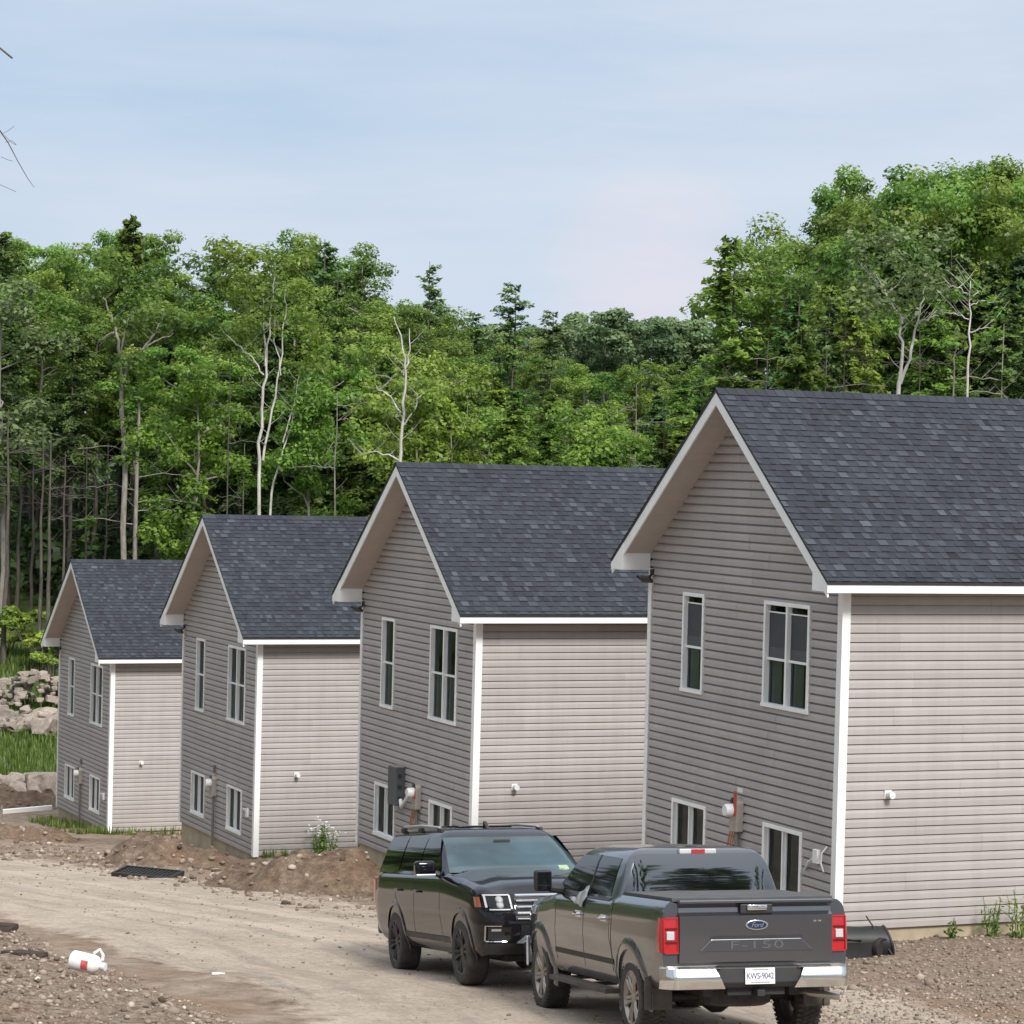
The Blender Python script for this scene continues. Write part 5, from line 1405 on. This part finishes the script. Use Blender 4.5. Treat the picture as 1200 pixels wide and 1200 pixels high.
# bare twigs of a tree just outside the frame hang into the upper left corner
def overhang():
    root = empty('overhanging_tree', (-5.4, 15, ground_z(-5.4, 15, False)-.2)); tag(root, 'thin bare twigs of a near tree drooping into the sky at the left edge', 'tree')
    t = MB(); t.tube([(0, 0, 0), (.05, 0, 3), (.1, .1, 7), (.3, .1, 9.5)], [.16, .13, .09, .05], 8); t.build('trunk', M['bark_grey'], root, angle=60)
    P0 = lambda px, py, d=15.1: (at_px(px, d)+5.4, d-15, (HOR(px)-py)/3200*d + 7 - root.location.z)
    b = MB()
    b.tube([(.25, .1, 8.6), P0(-120, 60), P0(-40, 112), P0(0, 168), P0(12, 190), P0(24, 210), P0(32, 221)], [.03, .014, .007, .0032, .0026, .0019, .0012], 5)
    for pts in (((-4, 160), (4, 168), (9, 171)), ((3, 173), (6, 178)), ((-8, 185), (2, 189), (6, 190)), ((-14, 215), (0, 221), (11, 226)), ((-6, 158), (2, 153), (7, 149)), ((-3, 168), (5, 166), (10, 171))):
        b.tube([P0(*p) for p in pts], [.0013]*len(pts), 4)
    b.tube([(.2, .1, 9.0), P0(-80, 30), P0(-12, 58), P0(3, 70)], [.02, .01, .006, .006], 5)
    b.build('branch', M['bark'], root, angle=60)
overhang()
#@@PROPS
# ------------------------------------------------------------------ stones, mounds, grass and odds and ends
def stone_mat(name, lo, hi):
    m, nt, b = mat(name); oi = N(nt, 'ShaderNodeObjectInfo')
    f = noise_tex(nt, coords(nt), 3.0, 6, .65)
    c = ramp(nt, f, [(.3, lo), (.7, hi)])
    v = N(nt, 'ShaderNodeHueSaturation'); mr = N(nt, 'ShaderNodeMapRange'); mr.inputs['To Min'].default_value = .75; mr.inputs['To Max'].default_value = 1.2
    nt.links.new(oi.outputs['Random'], mr.inputs[0]); nt.links.new(mr.outputs[0], v.inputs['Value']); nt.links.new(c, v.inputs['Color'])
    nt.links.new(v.outputs[0], b.inputs['Base Color']); b.inputs['Roughness'].default_value = .9
    bump(nt, b, noise_tex(nt, coords(nt), 9, 5, .7), .5, .03); return m
M['boulder'] = stone_mat('boulder_stone', (.22, .18, .148), (.41, .352, .298))
def pebble_mat():
    m, nt, b = mat('gravel_stone'); a = N(nt, 'ShaderNodeVertexColor', layer_name='tone')
    nt.links.new(ramp(nt, a.outputs['Color'], [(0, (.08, .055, .04)), (.45, (.25, .19, .143)), (.8, (.41, .34, .268)), (1, (.58, .52, .45))]), b.inputs['Base Color']); b.inputs['Roughness'].default_value = .92; return m
M['pebble'] = pebble_mat()

def rock_mesh(seed, sub=2, rough=.32):
    bm = bmesh.new(); bmesh.ops.create_icosphere(bm, subdivisions=sub, radius=1)
    off = Vector((seed*7.3, seed*3.1, seed*1.7))
    for v in bm.verts:
        n = noise.noise(v.co*1.1+off)*rough*1.9 + noise.noise(v.co*2.6+off)*rough*.8 + noise.noise(v.co*6+off)*rough*.22
        v.co *= 1+n
        for ax in range(3):                       # flattened fracture faces
            lim = .74 + .22*noise.noise(off*(ax+1.3))
            v.co[ax] = max(-lim*1.15, min(lim, v.co[ax])) if ax < 2 else max(-.6, min(.68, v.co[ax]))
    me = bpy.data.meshes.new('boulder'); bm.to_mesh(me); bm.free()
    me.polygons.foreach_set('use_smooth', [True]*len(me.polygons)); me.set_sharp_from_angle(angle=radians(28)); me.materials.append(M['boulder'])
    return me
RM = [rock_mesh(i, 3) for i in range(7)]
rk = random.Random(12)
def boulder(x, y, r, label, group, dz=0, z=None):
    o = bpy.data.objects.new('boulder', rk.choice(RM)); COL.objects.link(o)
    o.scale = (r*rk.uniform(.85, 1.25), r*rk.uniform(.8, 1.1), r*rk.uniform(.65, .95)); o.rotation_euler = (rk.uniform(-.25, .25), rk.uniform(-.25, .25), rk.uniform(0, 6.28))
    o.location = (x, y, (ground_z(x, y)+r*.35 if z is None else z)+dz); tag(o, label, 'boulder', group)
def PX(px, d): return (px-600)/3200*d
# heap of rubble stones beyond the farthest house
heap = (PX(38, 110), 110.5)
for i in range(190):
    a = rk.uniform(0, 2*pi); q = sqrt(rk.random()); x = heap[0] + q*3.3*cos(a); y = heap[1] + q*2.0*sin(a)
    r = rk.uniform(.11, .30)*(1.4 if q > .7 and rk.random() < .4 else 1)
    boulder(x, y, r, 'small tan stone of the rubble heap left of the farthest house', 'stones of the rubble heap', z=ground_z(x, y) + 1.75*(1-q)**.8 + .1)
for px, d, r in ((3, 107.6, .46), (21, 107.4, .58), (40, 107.8, .50), (58, 107.2, .62), (12, 108.9, .52), (50, 109.0, .5), (70, 108, .5), (-14, 107.8, .6), (31, 109.2, .42), (-30, 108.5, .6), (66, 109.3, .45)):
    boulder(PX(px, d), d, r, 'large pale boulder along the foot of the rubble heap', 'large boulders under the rubble heap', .1)
for px, d, r, lb in ((58, 96.5, 1.0, 'largest reddish boulder touching the left edge of the farthest house'), (33, 96.2, .62, 'squat pointed boulder left of the largest reddish one'), (8, 96.8, .75, None), (20, 97.6, .55, None), (45, 97.8, .6, None), (-8, 96.5, .7, None), (28, 98.4, .5, None), (66, 98.2, .6, None), (-22, 97.5, .6, None)):
    boulder(PX(px, d), d, r, lb or 'grey brown boulder in the row between dirt and grass at the far left', None if lb else 'boulders in a row at the far left', -.05)

MOUNDS = []
def mound_obj(name, cx, cy, rx, ry, h, rot, label, seed):
    n, m_ = 56, 40; mb = MB()
    c, s_ = cos(rot), sin(rot)
    def P(u, v):
        a, b = (2*u-1)*1.25, (2*v-1)*1.25
        q = hypot(a, b)
        x = cx + (a*rx)*c - (b*ry)*s_; y = cy + (a*rx)*s_ + (b*ry)*c
        sh_ = smooth(1.06, .12, q + .26*nz(x, y, .8, seed))
        z = ground_z(x, y) + h*sh_*(1 + .45*nz(x, y, 1.5, seed+2)) + sh_*(.11*nz(x, y, 3.4, seed) + .07*nz(x, y, 8, seed)) - .05 - .25*smooth(1.0, 1.25, q)
        return (x-cx, y-cy, z - ground_z(cx, cy))
    mb.grid(P, n, m_)
    MOUNDS.append((cx, cy, max(rx, ry), [(cx+p[0], cy+p[1], ground_z(cx, cy)+p[2]) for p in mb.v]))
    o = mb.build(name, M['mound'], None, angle=80); o.location = (cx, cy, ground_z(cx, cy)); tag(o, label, 'dirt mound'); return o
def mound_mat():
    m, nt, b = mat('mound_soil'); v = coords(nt)
    n1 = noise_tex(nt, v, .9, 4); n2 = noise_tex(nt, v, 4.5, 6, .7); n3 = noise_tex(nt, v, 22, 4, .75)
    a = ramp(nt, n2, [(.28, (.085, .058, .042)), (.52, (.20, .145, .105)), (.72, (.32, .25, .19))])
    r = ramp(nt, n2, [(.3, (.15, .09, .06)), (.7, (.30, .205, .14))])
    c = mixc(nt, ramp(nt, n1, [(.5, (0, 0, 0)), (.66, (.7, .7, .7))]), a, r)
    c = mixc(nt, .75, c, ramp(nt, n3, [(.3, (.6, .58, .56)), (.65, (1.25, 1.25, 1.25))]), 'MULTIPLY')
    nt.links.new(c, b.inputs['Base Color']); b.inputs['Roughness'].default_value = .96; b.inputs['Specular IOR Level'].default_value = .1
    bump(nt, b, n3, .8, .05); return m
M['mound'] = mound_mat()
mound_obj('dirt_mound', -7.5, 60.8, 2.3, 1.4, .62, -.35, 'low reddish dirt mound in front of the second house from the left', 3)
mound_obj('dirt_mound', -3.7, 53.2, 2.5, 1.7, .80, -.5, 'larger brown dirt mound beside the rear of the black SUV', 8)
mound_obj('dirt_mound', -13.4, 74.5, 2.6, 1.3, .40, -.2, 'flat scrubby dirt bank in front of the farthest house', 14)
mound_obj('dirt_mound', -17.6, 92.5, 3.4, 1.5, .75, -.1, 'reddish dirt bank left of the farthest house, below the boulders', 21)

def scatter_gravel():
    rng = np.random.default_rng(3)
    bm = bmesh.new(); bmesh.ops.create_icosphere(bm, subdivisions=1, radius=1); base = np.array([v.co[:] for v in bm.verts]); faces = np.array([[v.index for v in f.verts] for f in bm.faces]); bm.free()
    spots = []
    def put(x, y, s, dz=0): spots.append((x, y, ground_z(x, y) + s*.25 + dz, s))
    k = 0
    while k < 19000:
        y = 45 - 24*rng.random()**.8; t = -rng.uniform(-.4, 7)**1.0; x = BERM_A.x + (BERM_B.x-BERM_A.x)*((BERM_A.y-y)/(BERM_A.y-BERM_B.y)) + t*1.0
        if x < -.20*y-.6 or berm_d(x, y) < -.35: 
            k += 1; continue
        put(x, y, .008 + .030*rng.random()**2.6 + (.035 if rng.random() < .006 else 0)); k += 1
    for i in range(8000):                                   # rough ground right of the pickup
        y = rng.uniform(27, 42); x = rng.uniform(3.2, .2*y+.5)
        if road_d(x, y) < 1.2: continue
        put(x, y, .007 + .028*rng.random()**2.8)
    for i in range(2600):                                   # verge between road and houses
        y = rng.uniform(34, 78); x = lerp_table([(34, 2.5), (43, -1.2), (53, -6), (62, -11.2), (80, -20)], y) + rng.uniform(-.4, 4.2)
        put(x, y, .018 + .07*rng.random()**3)
    for i in range(1700):                                   # loose stones on the road
        y = rng.uniform(25, 70); x = lerp_table([(24, 2.0), (33, 1.0), (43, -3.2), (53, -9.3), (62, -15.5), (78, -30)], y) + rng.normal()*1.9
        put(x, y, .007 + .020*rng.random()**2.5)
    for cx, cy, rad, vs in MOUNDS:                           # stones and clods lying on the mounds
        for i in range(420):
            p = vs[rng.integers(len(vs))]; s0 = .015 + .075*rng.random()**3.5
            spots.append((p[0]+rng.normal()*.03, p[1]+rng.normal()*.03, p[2]+s0*.3, s0))
    A = np.array(spots); n = len(A); nv = len(base)
    sc = A[:, 3][:, None, None]*rng.uniform(.6, 1.4, size=(n, 1, 3))*np.array([1, 1, .7])
    v = base[None]*rng.uniform(.7, 1.25, size=(n, nv, 1))*sc
    th = rng.uniform(0, 6.28, size=n); c, s = np.cos(th)[:, None], np.sin(th)[:, None]
    vx = v[..., 0]*c - v[..., 1]*s; vy = v[..., 0]*s + v[..., 1]*c
    v = np.stack([vx, vy, v[..., 2]], -1) + A[:, None, :3]
    F = (faces[None] + (np.arange(n)*nv)[:, None, None]).reshape(-1)
    nf = n*len(faces)
    me = bpy.data.meshes.new('gravel'); me.vertices.add(n*nv); me.vertices.foreach_set('co', v.astype(np.float32).ravel())
    me.loops.add(nf*3); me.loops.foreach_set('vertex_index', F.astype(np.int32)); me.polygons.add(nf)
    me.polygons.foreach_set('loop_start', np.arange(0, nf*3, 3, dtype=np.int32)); me.polygons.foreach_set('loop_total', np.full(nf, 3, np.int32)); me.update(calc_edges=True); me.validate()
    at = me.color_attributes.new('tone', 'FLOAT_COLOR', 'POINT'); cc = np.ones((n*nv, 4), np.float32); cc[:, :3] = np.repeat(np.clip(rng.normal(.45, .2, size=n), 0, 1), nv)[:, None]; at.data.foreach_set('color', cc.ravel())
    me.materials.append(M['pebble']); o = bpy.data.objects.new('gravel', me); COL.objects.link(o); tag(o, 'loose grey and tan gravel lying over the dirt', 'gravel', None, 'stuff')
scatter_gravel()

M['grass'] = leaf_mat('grass_blade', (.06, .095, .02), (.16, .25, .05), (.30, .40, .10), .4)
def blades(name, pts, h0, h1, wid, rng, parent=None, m='grass', lean=.35):
    pts = np.array(pts); n = len(pts)
    h = rng.uniform(h0, h1, size=n); th = rng.uniform(0, 6.28, size=n); ln = rng.uniform(.05, lean, size=n)*h
    d = np.stack([np.cos(th), np.sin(th), 0*th], 1); sd_ = np.stack([-np.sin(th), np.cos(th), 0*th], 1)*(wid*rng.uniform(.6, 1.3, size=n))[:, None]
    up_ = np.zeros((n, 3)); up_[:, 2] = h
    v = np.stack([pts - sd_, pts + sd_, pts + up_*.6 + d*(ln*.35)[:, None] + sd_*.7, pts + up_*.6 + d*(ln*.35)[:, None] - sd_*.7, pts + up_ + d*ln[:, None]], 1).astype(np.float32)
    idx = np.arange(n)[:, None]*5
    me = bpy.data.meshes.new(name); me.vertices.add(n*5); me.vertices.foreach_set('co', v.ravel())
    F = np.concatenate([idx + np.array([[0, 1, 2, 3]]), idx + np.array([[3, 2, 4]])], 1).ravel().astype(np.int32)
    me.loops.add(n*7); me.loops.foreach_set('vertex_index', F); me.polygons.add(n*2)
    ls = np.stack([np.arange(n)*7, np.arange(n)*7+4], 1).ravel().astype(np.int32); lt = np.tile([4, 3], n).astype(np.int32)
    me.polygons.foreach_set('loop_start', ls); me.polygons.foreach_set('loop_total', lt); me.update(calc_edges=True); me.validate()
    at = me.color_attributes.new('tone', 'FLOAT_COLOR', 'POINT'); cc = np.ones((n, 5, 4), np.float32)
    t = rng.normal(.5, .18, size=n); cc[:, :, :3] = np.clip(np.stack([t-.3, t-.3, t, t, t+.25], 1), 0, 1)[..., None]; at.data.foreach_set('color', cc.ravel())
    me.materials.append(M[m]); o = bpy.data.objects.new(name, me); COL.objects.link(o); o.parent = parent; return o
def grass_all():
    rng = np.random.default_rng(5); pts = []
    for n, y0, y1, xa, xb in ((16000, 99.2, 107.5, -33, -15), (14000, 111, 123, -34, -16), (1500, 88, 99, -19.6, -17.4)):
        for i in range(n):
            x, y = rng.uniform(xa, xb), rng.uniform(y0, y1)
            if n == 1500 and rng.random() < .8: continue
            pts.append((x, y, ground_z(x, y) + .25*0))
    o = blades('grass', pts, .14, .46, .030, rng); tag(o, 'tall rough grass between the boulders and the wood', 'grass', None, 'stuff')
    pts = []
    for i in range(330):
        s, g = rng.uniform(-.9, 3.5), rng.uniform(-.6, .0)
        x = -11.814 + cos(YAW)*s - sin(YAW)*g; y = 81.37 + sin(YAW)*s + cos(YAW)*g; pts.append((x, y, ground_z(x, y)))
    for i in range(900):
        s, g = rng.uniform(-1.0, -.05), rng.uniform(-.5, 6)
        x = -11.814 + cos(YAW)*s - sin(YAW)*g; y = 81.37 + sin(YAW)*s + cos(YAW)*g
        if nz(x, y, .9, 4) > -.1: pts.append((x, y, ground_z(x, y)))
    for i in range(260):
        s, g = rng.uniform(.2, 2.6), rng.uniform(-.5, -.05)
        x = -5.883 + cos(YAW)*s - sin(YAW)*g; y = 64.3 + sin(YAW)*s + cos(YAW)*g; pts.append((x, y, ground_z(x, y)))
    o = blades('weeds', pts, .08, .32, .018, rng); tag(o, 'low green weeds along the foundations of the farther houses', 'weeds', None, 'stuff')
grass_all()

def weed_plant(x, y, h, n, spread, label, seed, flowers=False):
    rng = np.random.default_rng(seed); zg = ground_z(x, y)
    root = empty('weed_plant' if not flowers else 'wildflower_plant', (x, y, zg)); tag(root, label, 'plant')
    st = MB(); P, Nn, Sz, T, tips = [], [], [], [], []
    for i in range(n):
        a = rng.uniform(0, 6.28); r = spread*rng.random(); hh = h*rng.uniform(.6, 1)
        p0 = np.array([cos(a)*r*.5, sin(a)*r*.5, -.03]); p1 = p0 + np.array([cos(a)*r*.6, sin(a)*r*.6, hh])
        pts = wob(rng, p0, p1, 5, .02); st.tube(pts, [.010, .009, .008, .007, .005, .003], 4); tips.append(p1)
        k = 26 if flowers else 15
        for j in range(k):
            t = rng.uniform(.05, .95); q = p0 + (p1-p0)*t
            P.append(q + rng.normal(size=3)*.035); Nn.append(rng.normal(size=3)*.6 + np.array([0, 0, .6])); Sz.append((.055 if flowers else .042)*(1.2-t*.7)); T.append(rng.normal(.5, .2))
    st.build('stem', M['grass_stem'], root, angle=60)
    leaves_object('foliage', M['leaf_green'] if flowers else M['leaf_yellow'], np.array(P), np.array(Nn), np.array(Sz), np.array(T), root, 3.6, rng)
    if flowers:
        for p in tips:
            f = MB()
            for j in range(3):
                c = p + rng.normal(size=3)*np.array([.10, .06, .05])
                f.lathe([(0, .010), (.022, .005), (.032, -.006), (.012, -.008)], Matrix.Translation(c) @ Matrix.Rotation(-pi/2+rng.normal()*.4, 4, 'Y'), 8)
            f.build('flower_head', M['petal'], root)
M['petal'] = plain('white_petal', (.78, .78, .74), .7, var=.08)
M['grass_stem'] = plain('plant_stem', (.09, .12, .035), .8, var=.3)
def wall_pt(o, s, g): return (o[0] + cos(YAW)*s - sin(YAW)*g, o[1] + sin(YAW)*s + cos(YAW)*g)
x, y = wall_pt((-5.883, 64.296), 1.55, -.45); weed_plant(x, y, 1.0, 15, .42, 'clump of white wildflowers against the side wall of the second house from the left', 3, True)
x, y = wall_pt((-5.883, 64.296), 2.65, -.40); weed_plant(x, y, .8, 8, .3, 'dark leafy weed at the far end of the wall with the white wildflowers', 5)
x, y = wall_pt((4.777, 39.013), 2.42, -.35); weed_plant(x, y, .62, 6, .16, 'upright green weed by the foundation of the nearest house, left of the taller one', 6)
x, y = wall_pt((4.777, 39.013), 2.85, -.45); weed_plant(x, y, .80, 7, .2, 'tallest green weed by the foundation of the nearest house, near the picture edge', 7)
x, y = wall_pt((4.777, 39.013), 1.75, -.30); weed_plant(x, y, .30, 4, .12, 'tiny thin weed by the foundation of the nearest house', 9)

# black plastic drain tray lying on its side by the nearest house
def black_tray():
    x, y = 4.72, 37.75; root = empty('plastic_tray', (x, y, ground_z(x, y)), (0, 0, .12)); tag(root, 'black plastic tub lying on its side beside the near corner of the nearest house', 'plastic tub')
    b = MB()
    def P(u, v):                       # half open trough lying on its side, mouth to the viewer
        a = pi*(-.35 + 1.15*u); xx = -.95 + 1.62*v
        ry, rz = .30, .235*(.55 + .45*smooth(0, .55, v))
        return (xx + .05*sin(5*u+1), .12 - ry*cos(a)*.75 + .02*nz(u*4, v*3, 1, 2), .20 + rz*sin(a)*1.0 + .02*nz(u*3, v*5, 1, 6))
    b.grid(P, 26, 14); b.build('tub_shell', M['black_plastic'], root, angle=60)
    r = MB(); r.tube([P(u/18, 1) for u in range(19)], .020, 6); r.tube([P(1, v/10) for v in range(11)], .016, 6); r.build('rim', M['black_plastic'], root, angle=60)
    f = MB(); f.grid(lambda u, v: (-.92 + 1.15*u, -.16-.05*v, .26 + .05*v + .10*u*(1-u) - .02*nz(u*5, v, 1, 3)), 10, 2); f.build('flap', M['dusty_plastic'], root, angle=60)
    w = MB(); w.grid(lambda u, v: (-.95+1.5*u, -.14+.02*nz(u*4, v, 1, 5), .0+.25*v), 10, 3); w.build('tub_wall', M['black_plastic'], root, angle=60)
    i = MB(); i.lathe([(.05, .0), (.13, .0), (.15, .03), (.15, .10), (.13, .10)], Matrix.Translation((.50, -.06, .17)) @ Matrix.Rotation(-.9, 4, 'Z'), 20); i.build('hub', M['dark_metal'], root, angle=40)
black_tray()
st = MB(); st.tube([(0, 0, 0), (-.35, .22, .50)], .012, 6); o = st.build('stick', M['black_plastic'], None, angle=60); o.location = (5.42, 37.7, ground_z(5.42, 37.7)); tag(o, 'thin dark stick leaning on the black plastic tub', 'stick')

# crate-like black grating lying by the first mound
def grating():
    x, y = -7.35, 56.4; root = empty('plastic_grating', (x, y, ground_z(x, y)+.02), (.05, .03, -.25)); tag(root, 'flat black plastic grating lying on the road verge', 'grating')
    b = MB(); w, l = 1.3, .8
    for xx in (-w/2, w/2-.05): b.box(xx, xx+.05, -l/2, l/2, 0, .10)
    for yy in (-l/2, l/2-.05): b.box(-w/2+.05, w/2-.05, yy, yy+.05, 0, .10)
    b.build('frame', M['black_plastic'], root)
    g = MB()
    for i in range(1, 14): g.box(-w/2+.05+i*.088-.012, -w/2+.05+i*.088+.012, -l/2+.05, l/2-.05, .06, .085)
    for i in range(1, 5): g.box(-w/2+.05, w/2-.05, -l/2+.05+i*.14-.012, -l/2+.05+i*.14+.012, .055, .080)
    g.build('grid', M['black_plastic'], root)
grating()
pw = MB(); pw.box(-.45, .45, -.09, .09, 0, .13); o = pw.build('gutter_piece', M['white'], None, bevel=.01); x, y = wall_pt((-11.814, 81.369), 4.55, -2.6); o.location = (x-1.9, y-1.5, ground_z(x-1.9, y-1.5)+.12); o.rotation_euler = (0, -.03, .1); tag(o, 'short white length of trim lying between the two farthest houses', 'trim piece')
bd = MB(); bd.box(-.8, .8, -.03, .03, -.075, .075); o = bd.build('white_board', M['white'], None, bevel=.008); o.location = (PX(38, 87), 87.2, ground_z(PX(38, 87), 87.2)+.35); o.rotation_euler = (.3, -.10, .1); tag(o, 'long white board propped up left of the farthest house', 'board')
sk = MB(); sk.box(-.03, .03, -.02, .02, -.1, .55); o = sk.build('stake', M['dead_wood'], None); o.location = (PX(11, 86.8), 86.6, ground_z(PX(11, 86.8), 86.6)); tag(o, 'short wooden stake at the end of the white board', 'stake')
# white jug lying on the gravel bank
def jug():
    d = 26.9; x = PX(113, d); root = empty('plastic_jug', (x, d, ground_z(x, d)+.155), (.1, .12, -.35)); tag(root, 'white plastic jug with a red label lying on the gravel bank', 'jug')
    b = MB(); prof = [(.0, -.16), (.085, -.16), (.10, -.145), (.10, .07), (.09, .11), (.05, .15), (.035, .16), (.035, .19), (0, .19)]
    b.lathe(prof, Matrix.Diagonal((1, 1, .95, 1)), 18); j = b.build('body', M['white_plastic'], root, angle=40)
    h = MB(); h.tube([(.05, .04, .095), (.09, .09, .13), (.14, .07, .09), (.16, .03, .045)], .016, 8); h.build('handle', M['white_plastic'], root, angle=50)
    c = MB(); c.lathe([(0, .215), (.038, .215), (.04, .19), (.04, .18)], Matrix.Identity(4), 14); c.build('cap', M['white_plastic'], root, angle=40)
    l = MB(); n = 10; r = .1035
    l.grid(lambda u, v: (-.01+.075*v, -r*cos(-.45+1.0*u), .95*r*sin(-.45+1.0*u)), n, 2); l.build('label_panel', M['jug_label'], j, angle=60)
M['jug_label'] = plain('jug_label', (.55, .10, .09), .5, var=.3, scale=30)
jug()
for px, py_d, r, lb in ((40, 28.3, .16, 'dark lump of turf on the gravel bank, left of the white jug'), (6, 41.2, .22, 'dark clod on the crest of the bank at the left edge')):
    o = bpy.data.objects.new('clod', RM[2].copy()); COL.objects.link(o); o.data.materials[0] = M['clod'] if 'clod' in M else M.setdefault('clod', plain('dark_soil', (.05, .036, .026), .95, var=.4, scale=8, bumpy=.5))
    x = PX(px, py_d); o.location = (x, py_d, ground_z(x, py_d)+.03); o.scale = (r*1.9, r*.9, r*.55); o.rotation_euler = (0, 0, -.3); tag(o, lb, 'clod')
for px, dd, lb, c in ((265, 33.5, 'small white scrap lying on the road', 'white'), (235, 29.3, 'pale splinter of wood at the foot of the gravel bank', 'dead_wood')):
    s_ = MB(); s_.obox(Matrix.Rotation(.35, 4, 'Z'), .09 if c == 'white' else .2, .04, .02); s_.obox(Matrix.Translation((.07, .02, 0)) @ Matrix.Rotation(-.2, 4, 'Z'), .09, .025, .015)
    o = s_.build('scrap', M[c], None); x = PX(px, dd); o.location = (x, dd, ground_z(x, dd)+.02); tag(o, lb, 'scrap')
#@@END
# ------------------------------------------------------------------ sky, sun, camera
def build_world():
    w = bpy.data.worlds.new('World'); S.world = w; w.use_nodes = True; nt = w.node_tree
    bg = nt.nodes['Background']
    sk = N(nt, 'ShaderNodeTexSky'); sk.sky_type = 'NISHITA'; sk.sun_disc = False
    sk.sun_elevation = SUN_EL; sk.sun_rotation = SUN_ROT; sk.air_density = 1.0; sk.dust_density = 1.2; sk.ozone_density = 2.0
    tc = N(nt, 'ShaderNodeTexCoord')
    mp = N(nt, 'ShaderNodeMapping'); mp.inputs['Scale'].default_value = (1, 1, 6.5); mp.inputs['Rotation'].default_value = (0, .06, .3)
    nt.links.new(tc.outputs['Generated'], mp.inputs[0])
    n1 = noise_tex(nt, mp.outputs[0], 2.1, 7, .58)
    n2 = noise_tex(nt, mp.outputs[0], 7.0, 5, .6)
    ad = N(nt, 'ShaderNodeMath', operation='MULTIPLY_ADD'); ad.inputs[1].default_value = .25
    nt.links.new(n2, ad.inputs[0]); nt.links.new(n1, ad.inputs[2])
    cl = ramp(nt, ad.outputs[0], [(.44, (0, 0, 0)), (.76, (1, 1, 1))])
    # thin high overcast: a veil everywhere, thicker in streaks
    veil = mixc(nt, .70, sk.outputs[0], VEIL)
    col = mixc(nt, cl, veil, CLOUD)
    # a faint pink bank of cloud low over the far valley
    dt = N(nt, 'ShaderNodeVectorMath', operation='DOT_PRODUCT'); nm_ = N(nt, 'ShaderNodeVectorMath', operation='NORMALIZE'); nt.links.new(tc.outputs['Generated'], nm_.inputs[0])
    nt.links.new(nm_.outputs[0], dt.inputs[0]); dt.inputs[1].default_value = Vector((.05, 1, .068)).normalized()
    pk = N(nt, 'ShaderNodeMapRange'); pk.inputs['From Min'].default_value = .9990; pk.inputs['From Max'].default_value = 1.0; pk.inputs['To Max'].default_value = .75; nt.links.new(dt.outputs['Value'], pk.inputs[0])
    pm = N(nt, 'ShaderNodeMath', operation='MULTIPLY'); nt.links.new(pk.outputs[0], pm.inputs[0]); nt.links.new(n2, pm.inputs[1])
    col = mixc(nt, pm.outputs[0], col, (7.6, 6.5, 6.9))
    # an overcast dome is brighter overhead than near the horizon
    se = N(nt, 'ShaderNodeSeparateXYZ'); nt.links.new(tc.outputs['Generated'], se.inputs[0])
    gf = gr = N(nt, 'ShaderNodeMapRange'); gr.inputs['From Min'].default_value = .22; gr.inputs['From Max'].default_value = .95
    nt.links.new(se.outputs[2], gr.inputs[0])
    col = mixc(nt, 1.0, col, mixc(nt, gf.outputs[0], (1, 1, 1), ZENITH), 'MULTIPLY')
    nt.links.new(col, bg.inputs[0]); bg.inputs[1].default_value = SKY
SUN_EL = radians(41); SUN_AZ = radians(153)      # azimuth from +Y towards +X
SUN_ROT = SUN_AZ
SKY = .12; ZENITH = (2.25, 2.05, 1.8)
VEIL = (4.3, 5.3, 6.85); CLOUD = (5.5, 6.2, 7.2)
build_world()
sd = bpy.data.lights.new('sun', 'SUN'); sd.energy = 3.6; sd.angle = radians(14); sd.color = (1, .965, .915)
so = bpy.data.objects.new('sun', sd); COL.objects.link(so)
dv = Vector((sin(SUN_AZ)*cos(SUN_EL), cos(SUN_AZ)*cos(SUN_EL), sin(SUN_EL)))
so.rotation_euler = dv.to_track_quat('Z', 'Y').to_euler(); so.location = (20, -20, 40)

PITCH, ROLL, FPX = .0189, .025, 3200.
cam = bpy.data.cameras.new('camera'); co = bpy.data.objects.new('camera', cam); COL.objects.link(co)
cam.sensor_width = 36; cam.lens = 36*FPX/1200; cam.clip_end = 5000; cam.clip_start = .1
fw = Vector((0, cos(PITCH), -sin(PITCH))); U0 = Vector((0, sin(PITCH), cos(PITCH))); R0 = Vector((1, 0, 0))
rt = R0*cos(ROLL) + U0*sin(ROLL); up = U0*cos(ROLL) - R0*sin(ROLL)
Mx = Matrix((rt, up, -fw)).transposed().to_4x4(); Mx.translation = (0, 0, 7.0)
co.matrix_world = Mx
S.camera = co
S.render.engine = 'CYCLES'
S.view_settings.view_transform = 'Standard'; S.view_settings.look = 'None'; S.view_settings.exposure = 0; S.view_settings.gamma = 1
S.cycles.max_bounces = 8; S.cycles.transparent_max_bounces = 12
S.cycles.use_denoising = True
